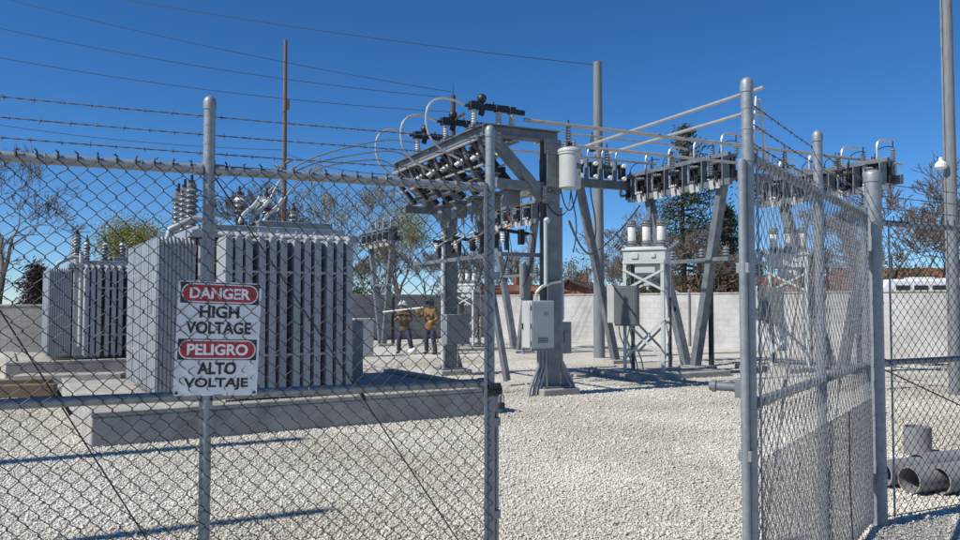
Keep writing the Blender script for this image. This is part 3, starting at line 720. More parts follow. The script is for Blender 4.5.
    k = MB(); k.bar((-.59,-.355,.80),(-.13,-.355,.80),.02,.03); k.bar((-.59,-.04,.80),(-.13,-.04,.80),.02,.03); k.build('mounting_rail', M['steel'], c)
    for dx, bx in ((-.33,-.52),(-.26,-.42),(-.19,-.33)):
        k = MB(); k.path([(dx,-.16,.82),(dx,-.16,.50),(bx,-.18,.12),(bx-.03,-.18,-.05)],.032,10); k.build('conduit', M['galv'], t)
    for dx, bx in ((.20,.42),(.16,.33)):
        k = MB(); k.path([(dx,-.05,3.3),(dx,-.05,.58),(bx,-.10,.14),(bx+.02,-.1,-.05)],.034,10); k.build('conduit', M['galv'], t)
    k = MB(); k.path([(-.36,-.14,1.64),(-.36,-.14,1.78),(-.28,-.18,1.88),(-.1,-.2,1.95),(.1,-.2,1.98)],.028,8); k.build('conduit', M['bus'], t)
    k = MB(); k.tube((-.20,-.19,1.9),(-.20,-.19,3.02),.035,n=10); k.sphere((-.18,-.2,3.04),.06,10,6); k.build('conduit', M['cab'], t)
    m = MB(); m.box((.30,.05,.98),(.24,.2,.56)); m.box((.30,-.06,1.0),(.08,.02,.2)); m.build('meter_box', M['cabd'], t, bevel=.01)
    m = MB(); m.bar((.22,-.0,2.0),(.22,-.0,1.30),.1,.1,(0,1,0)); m.build('terminal_box', M['cab'], t, bevel=.01)
    # far column: cabinet
    m = MB(); m.box((.0,SP-.32,1.02),(.56,.3,.66)); m.build('cabinet', M['cabd'], t, bevel=.012)
    m = MB(); m.tube((-.2,SP-.1,.0),(-.2,SP-.1,3.4),.05,n=10); m.build('conduit', M['cab'], t)
    return t
rack1 = make_main_rack()
def RL(x, y, z): return C1+U*x+V*y+Vector((0,0,z))

# white can on the near column
pc = RL(.20,-.36,3.60)
t = thing('canister_transformer', 'white canister transformer hung high on the near steel column', 'transformer', pc, YA)
m = MB(); m.lathe([(.165,0),(.19,.02),(.19,.60),(.205,.605),(.205,.63),(.20,.64)], n=24); m.build('can', M['cab'], t)
m = MB(); m.lathe([(.212,0),(.215,.03),(.20,.055),(.12,.085),(.02,.09)], (0,0,.642), n=24); m.build('lid', M['cab'], t)
for x in (-.09,.09):
    m = MB(); m.lathe(ins_prof(.15,.022,.040,3),(x,0,.72),n=12); m.build('bushing', M['porc'], t)
m = MB(); m.box((0,.225,.35),(.1,.07,.5)); m.build('bracket', M['steel'], t)
for zz, mm, w_, h_ in ((.24,M['orange'],.07,.035),):
    m = MB(); m.box((.060,-.186,zz),(w_,.010,h_),Matrix.Rotation(R(18),3,'Z')); m.build('decal', mm, t)
text_part('lettering','25',.13,.10,M['signk'],t,(.061,-.189,.38),(R(90),0,R(18)))

# jumper loops and cables
def cable(pts, r, m, label, cat='cable', name='jumper_cable', group=None, n=6):
    mb = MB(); mb.path(pts, r, n); o = mb.build(name, m); tag(o, label, cat, group); return o
sw = [RL(-1.54, .30, 5.04), RL(-1.48, 1.65, 5.04), RL(-1.48, 3.05, 5.04)]
lab = ['nearest the camera, beside the gate upright', 'in the middle of the three', 'farthest left of the three']
for i, p in enumerate(sw):
    a = p; pk = p-U*.55+Vector((0,0,-.05)); dn = p-U*.35-Vector((0,0,1.0))
    cable(bez(a, a-U*.35+Vector((0,0,.15)), a-U*.75+Vector((0,0,.1)), a-U*.72-Vector((0,0,.35)),10)+bez(a-U*.72-Vector((0,0,.35)), a-U*.70-Vector((0,0,.75)), a-U*.4-Vector((0,0,.85)), a-U*.1-Vector((0,0,.95)),10)[1:], .022, M['bus'], 'bent aluminium jumper loop on the main rack, '+lab[i], 'bus loop', 'jumper_loop', 'jumper loops of the main rack', 8)
def TP(v): return TRA+rotT @ Vector(v)
lab = ['highest', 'middle', 'lowest']
for i, (x, yy) in enumerate(((.96, 0), (.80, 1), (1.14, 2))):
    a = TP((x, 1.6, 2.62)); b = [W(419,143,15.2), W(412,158,15.8), W(408,178,16.2)][i]
    mid = [W(300,158,12.6), W(318,160,12.8), W(325,163,13)][i]; m2 = [W(368,143,14), W(375,152,14.2), W(372,160,14.4)][i]
    cable(bez(a, a.lerp(mid,.4)+Vector((0,0,.35)), mid, m2, 12)+bez(m2, m2+(m2-mid)*.5, b-(b-m2)*.3, b, 10)[1:], .014, M['strand'], 'bare conductor sweeping from the big transformer to the main rack, %s of the three' % lab[i], 'cable', group='conductors from the big transformer to the rack')
for i, (x, y) in enumerate(((.50,1.3),(.66,1.35),(.84,1.3))):
    a = TP((x, y, 2.3)); b = TP((x+.32, y+.1, 2.80))
    cable(bez(a, a+Vector((0,0,.3)), b-Vector((.12,0,.25)), b), .028, M['cab'], ['pale flexible conduit rising from the transformer cover, left of three','pale flexible conduit rising from the transformer cover, between two others','pale flexible conduit rising from the transformer cover, right of three'][i], 'conduit', 'flexible_conduit', 'flexible conduits on the transformer cover')
# black and white banded cable and dark droops near the column
cable(sag(RL(.25,-.25,3.05), W(596,252,18.5), .25), .022, M['cable'], 'black cable drooping from the near column towards the grey pole')
cable(sag(W(560,186,14), W(577,192,14.4), .38, 20), .012, M['cable'], 'thin black loop hanging below the white canister')
cable(bez(W(571,170,14.2), W(574,225,14.2), W(556,222,14.1), W(547,203,14.0)), .012, M['cable'], 'thin black lead running from the canister back to the column')
cable(sag(W(640,205,20), W(598,250,20.5), .1), .02, M['cable'], 'black cable rising from the grey pole to the right hand rack')

# bus pipes
def bus_pipe(a, b, label, r=.032, m='bar', arr=()):
    a, b = Vector(a), Vector(b); d = b-a
    t = thing('bus_pipe', label, 'bus pipe', a, math.atan2(d.y, d.x), 'overhead bus pipes')
    L = math.hypot(d.x, d.y)
    k = MB(); k.tube((0,0,0),(L,0,d.z),r,n=10); k.build('pipe', M[m], t)
    for x in arr:
        k = MB(); k.lathe(ins_prof(.30,.035,.060,5),(x,0,-.34),n=12); k.build('post_insulator', M['porc'], t)
        k = MB(); k.tube((x,0,-.40),(x,0,.10),.014,n=6); k.box((x,0,-.36),(.12,.12,.05)); k.build('clamp', M['black'], t)
    return t
pA = RL(-.35,.30,4.90)
bus_pipe(pA, pA+U*10.35, 'longest overhead bus pipe, running right from the nearest rack switch past the gate', .034, 'bar', (.95, 5.6, 6.5, 8.2, 9.3, 10.1))
pB = RL(-.05,.42,4.55)
bus_pipe(pB, pB+U*9.6, 'overhead bus pipe running just below the longest one', .030, 'bar', (1.6, 3.2, 4.2, 5.0, 7.4, 8.2))
pC = W(583,147,17.9); pCe = W(764,92,12.9); pCe.z = pC.z
bus_pipe(pC, pCe, 'upper of the two bus pipes rising towards the open gate post', .032, 'bus')
pD = W(610,153,18.2); pDe = W(752,116,14.2); pDe.z = pD.z
bus_pipe(pD, pDe, 'lower of the two bus pipes rising towards the open gate post', .032, 'bus')
pE = W(500,149,18.6); bus_pipe(pE+Vector((0,0,.55)), pE+U*5.2+Vector((0,0,.55)), 'level bus pipe far behind the white canister, above the crosswise rack', .026, 'bus', (2.6,))
bus_pipe(pE, pE+U*4.6, 'short bus pipe above the cutouts behind the white canister', .028, 'bar', (1.9, 3.1))
# A frame bus support near the open gate leaf
t = thing('bus_support', 'pale ladder-like bus support between the open gate post and the bus pipes', 'bus support', W(756,148,13.4), YA)
m = MB()
m.tube((-.12,0,-.4),(.02,0,.88),.024,n=8); m.tube((.25,0,-.4),(.10,0,.85),.024,n=8); m.build('rail', M['bus'], t)
for z in (-.05,.30,.58):
    k = MB(); k.tube((-.14,0,z),(.26,0,z-.0),.020,n=8); k.build('rung', M['bus'], t)
k = MB(); k.lathe(ins_prof(.4,.04,.07,5),(.05,0,-.95),n=12); k.build('post_insulator', M['porc'], t)
k = MB(); k.box((.05,0,-.50),(.50,.14,.12)); k.build('base', M['steel'], t)

# ------------------------------------------------------------------ cutout racks on V legs
def make_cutout_rack():
    t = thing('cutout_rack', '', 'cutout rack')
    ZB, ZT = 4.30, 5.02; Y0, Y1 = -1.60, 2.15            # local y = along the beam (V)
    m = MB(); m.bar((-.10,Y0,ZT-.05),(-.10,Y1,ZT-.05),.10,.10); m.build('top_beam', M['steel'], t, bevel=.005)
    m = MB(); m.bar((-.06,Y0,ZB+.05),(-.06,Y1,ZB+.05),.10,.14); m.build('bottom_beam', M['steel'], t, bevel=.005)
    m = MB(); m.bar((.34,Y0,ZB+.25),(.34,Y1,ZB+.25),.10,.22); m.build('back_beam', M['steel'], t, bevel=.005)
    nU = 6
    for i in range(nU):
        y = Y0+.18+i*(Y1-Y0-.4)/(nU-1)
        m = MB(); m.box((-.05,y,(ZT+ZB)/2),(.22,.035,ZT-ZB+.02)); m.bar((-.12,y,ZT-.03),(.3,y,ZT-.06),.04,.09); m.bar((-.1,y,ZB),(.3,y,ZB+.2),.04,.09); m.build('bracket', M['steel'], t, bevel=.004)
        m = MB(); m.box((.02,y+.24,4.66),(.18,.26,.60)); m.box((.16,y+.05,4.70),(.1,.22,.5)); m.tube((.0,y+.24,4.92),(.0,y+.24,5.10),.03,n=8); c = m.build('cutout', M['black'], t, bevel=.02)
        for zz in (4.47, 4.83):
            k = MB(); k.lathe(ins_prof(.26,.026,.044,4),(-.06,y+.24,zz),(-1,.15,-.12),12); k.build('insulator', M['white'] if zz < 4.6 and i % 2 == 0 else M['porc'], c)
        k = MB(); k.tube((-.30,y+.28,4.46),(-.29,y+.28,4.86),.028,n=8); k.tube((-.30,y+.28,4.62),(-.30,y+.28,4.72),.035,n=8); k.build('fuse_tube', M['galv'], c)
        m = MB(); m.box((-.12,y+.17,ZB+.16),(.10,.08,.12)); m.box((-.10,y+.33,ZT-.16),(.12,.07,.16)); m.bar((-.11,y+.05,ZB+.1),(-.11,y+.46,ZT-.12),.02,.03); m.tube((-.2,y+.12,ZB+.28),(.1,y+.12,ZB+.28),.03,n=8); m.build('jaw', M['black'], c)
        m = MB(); m.path(bez((-.31,y+.28,4.87),(-.42,y+.2,4.75),(-.40,y+.12,4.5),(-.2,y+.1,4.36),8),.011,5); m.path(bez((.0,y+.24,5.08),(-.02,y+.2,5.34),(.1,y-.02,5.34),(.22,y-.05,5.30),8),.012,5); m.build('lead', M['cable'], c)
        if i < 5:
            k = MB(); k.box((-.122,y+.28,ZB+.03),(.012,.34,.20),Matrix.Rotation(R(-8),3,'Y')); g_ = k.build('tag_plate', M['cab'], t)
            k = MB(); k.box((-.131,y+.28,ZB+.04),(.006,.06,.07),Matrix.Rotation(R(-8),3,'Y')); k.build('red_mark', M['signr'], g_) if i % 2 == 0 else None
    for i in range(4):
        y = Y0+.35+i*.92
        pts = [(.0,y,ZT-.1),(-.0,y,ZT+.22)]+bez((.0,y,ZT+.22),(.0,y,ZT+.44),(.05,y-.0,ZT+.50),(.30,y,ZT+.50),8)[1:]+[(.6,y,ZT+.48)]
        m = MB(); m.path(pts,.027,8); m.build('riser_pipe', M['bus'], t)
    for i in range(5):
        y = Y0+.12+i*.75
        m = MB(); m.lathe(ins_prof(.28,.034,.058,5),(.22,y,ZT-.02),n=12); p = m.build('arrester', M['porc'], t)
        k = MB(); k.tube((.22,y,ZT+.24),(.22,y,ZT+.42),.014,n=6); k.build('terminal', M['black'], p)
    for (yt, yb) in ((1.55,.15),(-1.15,-.15)):
        for xo in (.12,):
            m = MB(); m.bar((xo,yt,ZB+.08),(xo,yb,.06),.18,.20,(1,0,0)); m.build('leg', M['steel'], t, bevel=.006)
    m = MB(); m.tube((.45,-.35,0),(.45,-.35,2.1),.065,n=10); m.build('riser_post', M['black'], t)
    m = MB(); m.bar((.1,-1.35,2.62),(.1,1.3,2.62),.09,.09); m.build('cross_rail', M['steel'], t)
    for y in (-1.25,-.45,.6,1.2):
        m = MB(); m.lathe(ins_prof(.24,.045,.085,3),(.1,y,2.67),n=12); m.build('post_insulator', M['porc'], t)
    m = MB(); m.box((.1,0,.02),(.7,1.1,.16)); m.build('footing', M['conc'], t, bevel=.02)
    for y in (-.9,.2,1.1):
        m = MB(); m.path(bez((.0,y,4.35),(-.2,y,3.9),(.3,y+.2,3.6),(.05,y+.1,2.95)),.012,6); m.build('drop_lead', M['cable'], t)
    return t
rk = make_cutout_rack()
rk.location = Vector((5.0,19.4,0)); rk.rotation_euler.z = YA
G = 'cutout racks on slanted legs'
tag(rk, 'cutout rack with white tags standing right behind the recloser at the gate opening', 'cutout rack', G)
copy_tree(rk, (1.1,26.0,0), YA, 'cutout rack seen between the closed gate edge and the near steel column', G, (1,1,.95))
copy_tree(rk, (-3.75,30,0), YA, 'far cutout rack left of the two workers', G, (.9,.9,.87))
copy_tree(rk, (8.25,18.75,0), YA, 'cutout rack seen through and beside the open gate leaf', G, (1,1,.95))
def make_side_rack():
    a = Vector((2.0,20.2,0)); t = thing('side_rack', 'crosswise cutout rack behind the white canister, on one slanting leg', 'cutout rack', a, YA)
    L = 2.2; zb, zt = 4.70, 5.25
    m = MB(); m.bar((-.3,0,zb),(L,0,zb),.12,.22); m.build('beam', M['steel'], t, bevel=.005)
    m = MB(); m.bar((-.3,.3,zt),(L,.3,zt),.10,.12); m.build('beam', M['steel'], t, bevel=.005)
    for i in range(5):
        x = -.05+i*.45
        m = MB(); m.box((x,.02,zb+.35),(.05,.14,.62)); m.bar((x,0,zt),(x,.32,zt),.06,.06); m.build('bracket', M['steel'], t, bevel=.004)
        m = MB(); m.box((x+.2,-.02,zb+.36),(.17,.15,.40)); c = m.build('cutout', M['black'], t, bevel=.02)
        for zz in (zb+.16, zb+.50):
            k = MB(); k.lathe(ins_prof(.22,.036,.058,4),(x+.2,-.09,zz),(-.5,-1,-.1),12); k.build('insulator', M['white'], c)
        k = MB(); k.path([(x+.1,.1,zb+.6),(x+.1,.1,zt+.20)]+bez((x+.1,.1,zt+.2),(x+.1,.1,zt+.4),(x+.2,.1,zt+.42),(x+.32,.1,zt+.38),6)[1:],.02,8); k.build('riser_pipe', M['bus'], t)
        k = MB(); k.lathe(ins_prof(.22,.03,.05,4),(x+.02,.3,zt+.05),n=10); k.build('arrester', M['porc'], t)
    def loc(p): d = Vector(p)-a; return Vector((d.dot(U), d.dot(V), d.z))
    m = MB(); m.bar(loc((2.56,20.5,4.62)), loc((3.62,21.4,.05)),.17,.19,(0,1,0)); m.build('leg', M['steel'], t, bevel=.006)
    m = MB(); m.box(loc((3.62,21.4,.03)),(.6,.6,.14)); m.build('footing', M['conc'], t, bevel=.02)
    for x in (.3,.9):
        m = MB(); m.path(bez((x,-.1,zb-.1),(x-.1,-.2,4.1),(x+.4,0,3.8),(x+.25,.2,2.9)),.016,6); m.build('drop_lead', M['cable'], t)
make_side_rack()

# ------------------------------------------------------------------ reclosers
def make_recloser():
    t = thing('recloser', '', 'recloser')
    w, d, H = .88, .78, 2.40
    for sx in (-1,1):
        for sy in (-1,1):
            m = MB(); x, y = sx*w/2, sy*d/2
            m.box((x-sx*.036,y,H/2),(.072,.010,H)); m.box((x,y-sy*.041,H/2),(.010,.072,H)); m.build('leg', M['steel'] if (sx,sy)==(-1,1) else M['reclose'], t)
    def xb(a, b): m = MB(); m.bar(a, b, .012, .05); m.build('brace', M['reclose'], t)
    for sy in (-1,1):
        y = sy*(d/2+.008)
        xb((-w/2,y,.25),(w/2,y,1.15)); xb((w/2,y+.014*sy,.25),(-w/2,y+.014*sy,1.15))
        xb((-w/2,y,1.75),(w/2,y,2.2)); xb((w/2,y+.014*sy,1.75),(-w/2,y+.014*sy,2.2)); xb((-w/2,y,H-.05),(w/2,y,H-.05))
    for sx in (-1,1):
        x = sx*(w/2+.008)
        xb((x,-d/2,.25),(x,d/2,1.15)); xb((x+.014*sx,d/2,.25),(x+.014*sx,-d/2,1.15)); xb((x,-d/2,H-.05),(x,d/2,H-.05))
    m = MB(); m.box((0,0,2.20),(.46,.42,.28)); m.build('tank', M['reclose'], t, bevel=.03)
    m = MB(); m.box((0,0,2.49),(.92,.60,.24)); m.box((0,0,2.635),(.98,.66,.05)); m.box((0,-.02,2.675),(.84,.46,.05)); m.box((-.2,-.31,2.5),(.16,.03,.14)); m.box((.2,-.31,2.5),(.10,.03,.10))
    m.build('head', M['reclose'], t, bevel=.015)
    for x in (-.32,0,.32):
        m = MB(); m.lathe([(.09,0),(.095,.02),(.115,.05),(.09,.07),(.115,.10),(.09,.12),(.09,.15)], (x,-.05,2.69), n=14); b = m.build('bushing', M['porc'], t)
        k = MB(); k.lathe([(.082,0),(.088,.02),(.088,.30),(.08,.32)],(x,-.05,2.835),n=14); k.build('sleeve', M['white'], b)
        k = MB(); k.lathe([(.085,0),(.112,.03),(.09,.05),(.112,.08),(.09,.1),(.10,.14),(.03,.16)],(x,-.05,3.145),n=14); k.build('shed_top', M['porc'], b)
        for sy in (1,):
            k = MB(); k.lathe(ins_prof(.34,.04,.085,4),(x,sy*.30,2.58),(0,sy*.8,.55),12); k.build('side_bushing', M['porc'], t)
    for sx in (-1,1):
        k = MB(); k.lathe(ins_prof(.28,.04,.09,4),(sx*.50,-.1,2.62),(sx*.75,0,.6),12); k.build('side_bushing', M['porc'], t)
    m = MB(); m.box((-.33,-.50,1.42),(.48,.28,.86)); m.box((-.33,-.645,1.42),(.43,.012,.80)); m.build('control_cabinet', M['cabk'], t, bevel=.012)
    m = MB(); m.box((-.68,-.36,1.47),(.16,.34,.84)); m.build('junction_box', M['cab'], t, bevel=.01)
    m = MB()
    m.path([(-.3,-.4,1.56),(-.3,-.3,1.8),(-.1,-.1,1.9),(-.05,0,2.05)],.022,8); m.build('control_cable', M['black'], t)
    for x in (-.52,-.40,-.28):
        m = MB(); m.path(bez((x,-.46,.98),(x,-.46,.6),(x+.2,-.3,.5),(x+.22,-.2,.05)),.014,6); m.build('conduit', M['galv'], t)
    m = MB(); m.box((0,0,1.95),(.14,.18,.2)); m.box((.02,-.05,1.83),(.05,.05,.14)); m.build('operator', M['cab'], t, bevel=.01)
    m = MB(); m.box((.62,-.1,1.35),(.05,.07,.09)); m.bar((.5,0,.1),(.5,0,1.6),.04,.04,(0,1,0)); m.build('ground_post', M['black'], t)
    return t
rec = make_recloser(); rp = W(648,377,17.5); rp.z = .12
rec.location = rp; rec.rotation_euler.z = R(-24)
G = 'reclosers on lattice stands'
tag(rec, 'pale recloser on a braced stand, standing on a slab in the gate opening', 'recloser', G)
copy_tree(rec, (7.45,19.3,.12), R(-24), 'pale recloser on a braced stand, seen through the open gate leaf', G)
copy_tree(rec, (-.42,27.5,.1), R(-24), 'small pale recloser in the background behind the far rack column', G, (.8,.8,.8))
def slab(c, L, D, H, label, rz=YA):
    m = MB(); m.box((0,0,H/2-.05),(L,D,H+.1)); o = m.build('equipment_slab', M['conc'], None, bevel=.015, loc=c, rotz=rz); tag(o, label, 'slab', 'equipment slabs')
slab((3.95,17.75,0), 2.6, 1.7, .12, 'flat concrete slab under the recloser in the gate opening')
slab((7.45,19.3,0), 1.9, 1.7, .12, 'flat concrete slab under the recloser seen through the open leaf')
slab((-.42,27.5,0), 1.8, 1.5, .10, 'flat concrete slab under the small background recloser')
slab((2.6,17.9,0), 1.5, .6, .06, 'flat concrete slab on the gravel right of the near column')

# standalone post with drum behind the near column
t = thing('riser_post', 'grey riser post with a thick upper sleeve left of the near cabinet', 'post', (1.35,25.2,0))
m = MB(); m.tube((0,0,0),(0,0,1.9),.06,n=10); m.build('post', M['galv'], t)
m = MB(); m.tube((0,0,1.75),(0,0,2.85),.11,n=14); m.build('sleeve', M['polegrey'], t)
t = thing('junction_pedestal', 'grey green equipment pedestal left of the cutout rack at the workers', 'cabinet', gp(362,24,0), YA)
m = MB(); m.box((0,0,.55),(.6,.45,1.1)); m.build('body', M['cab'], t, bevel=.02)
m = MB(); m.box((0,0,1.12),(.66,.5,.05)); m.build('lid', M['cab'], t, bevel=.01)

# ------------------------------------------------------------------ utility poles, lamp pole, conductors
def pole(px, D, ztop, r0, r1, m, label, extra=None, name='utility_pole'):
    p = gp(px, D, 0); t = thing(name, label, 'utility pole', p)
    k = MB(); k.path([(0,0,-.2),(0,0,ztop*.5),(0,0,ztop)], r0, 14, rs=[r0,(r0+r1)/2,r1]); k.build('shaft', m, t)
    return t, p
t, pG = pole(599, 23.5, 8.75, .17, .125, M['polegrey'], 'tall plain grey pole rising behind the near rack column')
t, pW = pole(283, 31, 11.9, .115, .07, M['wood'], 'slim brown wooden pole rising behind the big transformer')
k = MB(); k.box((.02,-.12,5.3),(.12,.12,.9)); k.build('riser_guard', M['wooddk'], t)
for i, (z, s) in enumerate(((6.85,-1),(7.05,1),(6.65,1))):
    k = MB(); k.lathe(ins_prof(.30,.04,.07,4),(s*.08,-.1,z),(s,-.3,.35),10); k.build('insulator', M['porc'], t)
k = MB(); k.box((.12,-.02,9.35),(.10,.06,.4)); k.build('bracket', M['wooddk'], t)
t, pD2 = pole(453, 30, 9.45, .115, .085, M['wooddk'], 'dark reddish pole with a pointed tip above the main rack')
k = MB(); k.tube((0,0,9.4),(0,0,9.95),.02,.006,n=6); k.build('tip', M['black'], t)
k = MB(); k.bar((.0,-.05,8.5),(.45,-.1,8.75),.08,.09); k.build('bracket', M['wooddk'], t)

lp = gp(953.5, 14, 0); t = thing('lamp_pole', 'tall grey pole with a small white yard lamp at the right edge', 'lamp pole', lp)
k = MB(); k.path([(0,0,-.1),(0,0,4),(0,0,9)], .105, 16, rs=[.105,.098,.088]); k.build('shaft', M['polegrey'], t)
k = MB(); k.tube((-.115,-.02,1.5),(-.105,-.02,9),.018,n=8); k.build('conduit', M['galv'], t)
k = MB(); k.path([(-.08,0,4.08),(-.14,-.03,4.10),(-.17,-.04,4.06)],.022,8); a_ = k.build('lamp_arm', M['cab'], t)
k = MB(); k.lathe([(.075,0),(.10,.03),(.098,.09),(.06,.13),(.035,.15),(.035,.2),(.01,.21)],(-.19,-.05,3.95),n=16); k.build('lamp_head', M['white'], t)

def wire(a, b, sg_, label, r=.011):
    k = MB(); k.path(sag(a, b, sg_, 24), r, 5); o = k.build('overhead_wire', M['cable']); tag(o, label, 'wire', 'overhead wires crossing the sky')
wire(W(-60,-35,26), W(596,65,23.5), .25, 'highest overhead wire, running from the top left to the grey pole')
wire(W(-40,-13,30), W(452,92,30), .25, 'second highest overhead wire, ending at the dark pointed pole')
wire(W(-20,24,29), W(453,98,30), .3, 'third overhead wire from the top, passing the wooden pole to the dark pole')
wire(W(-20,54,29), W(453,112,30), .3, 'fourth overhead wire from the top, crossing above the barbed wire')
wire(W(-20,122,31), W(283,150,31), .2, 'overhead wire meeting the wooden pole at its insulators from the left')
wire(W(283,152,31), W(402,175,19), .2, 'overhead wire from the wooden pole insulators down to the main rack')
for i in range(3):
    a = pW+Vector((0,-.1,6.7)); b = TP((-.02, 2.0+.5*i, 2.95))
    cable(sag(b, a+Vector((-.3,0,0)), .5), .008, M['cable'], ['thin black lead from the rearmost transformer bushing to the wooden pole','thin black lead from the middle transformer bushing to the wooden pole','thin black lead from the nearest tall transformer bushing to the wooden pole'][2-i], 'cable', group='leads from the bushings to the wooden pole')
# off-frame yard poles whose shadows fall on the gravel
for (x, y, h, r, lb) in ((-10.1,5.30,9.3,.16,'stout wooden pole standing left of the closed gate, its shadow on the gravel'), (-9.4,1.95,9.6,.10,'thin wooden pole left of the closed gate, nearer the camera')):
    t = thing('utility_pole', lb, 'utility pole', (x,y,0)); k = MB(); k.tube((0,0,-.2),(0,0,h),r,r*.75,n=14); k.build('shaft', M['wood'], t)

# ------------------------------------------------------------------ block walls
def wall(a, b, h, m, label, capm='conc', step=4.4, posts=True):
    a, b = Vector(a), Vector(b); d = b-a; L = d.length
    t = thing('block_wall', label, 'wall', a, math.atan2(d.y, d.x))
    k = MB(); k.box((L/2,0,h/2-.15),(L,.2,h+.3)); k.build('blockwork', M[m], t)
    k = MB(); k.box((L/2,0,h+.03),(L,.26,.06)); k.build('coping', M[capm], t, bevel=.01)
    if posts:
        x = 2.2
        while x < L:
            k = MB(); k.tube((x,-.16,0),(x,-.16,h+.12),.035,n=10); k.sphere((x,-.16,h+.14),.045,8,6); k.build('pipe_post', M['galv'], t); x += step
    return t
wc = (.55,38.0,0)
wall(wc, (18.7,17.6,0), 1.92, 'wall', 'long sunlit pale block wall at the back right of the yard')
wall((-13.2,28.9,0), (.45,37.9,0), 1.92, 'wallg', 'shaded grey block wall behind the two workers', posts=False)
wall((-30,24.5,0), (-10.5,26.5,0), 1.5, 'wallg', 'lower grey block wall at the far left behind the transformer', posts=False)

# ------------------------------------------------------------------ people
def skin_mesh(verts, edges, radii, root=0, sub=2):
    me = bpy.data.meshes.new('sk'); me.from_pydata([tuple(v) for v in verts], edges, [])
    o = bpy.data.objects.new('sk', me); COL.objects.link(o)
    sm = o.modifiers.new('Skin','SKIN'); sm.use_smooth_shade = True
    ss = o.modifiers.new('Sub','SUBSURF'); ss.levels = sub; ss.render_levels = sub
    for i, r in enumerate(radii):
        me.skin_vertices[0].data[i].radius = r if isinstance(r, tuple) else (r, r)
        me.skin_vertices[0].data[i].use_root = (i == root)
    dg = bpy.context.evaluated_depsgraph_get(); out = bpy.data.meshes.new_from_object(o.evaluated_get(dg))
    bpy.data.objects.remove(o); return out
def skin_part(name, chains, m, parent, sub=2):
    vs, es, rs, idx = [], [], [], {}
    def vid(p, r):
        k = tuple(round(c, 4) for c in p)
        if k not in idx: idx[k] = len(vs); vs.append(p); rs.append(r)
        return idx[k]
    for ch in chains:
        prev = None
        for (p, r) in ch:
            i = vid(p, r)
            if prev is not None and prev != i: es.append((prev, i))
            prev = i
    me = skin_mesh(vs, es, rs, 0, sub); me.materials.clear(); me.materials.append(m); me.name = name
    for p in me.polygons: p.use_smooth = True
    o = bpy.data.objects.new(name, me); COL.objects.link(o); o.parent = parent; return o
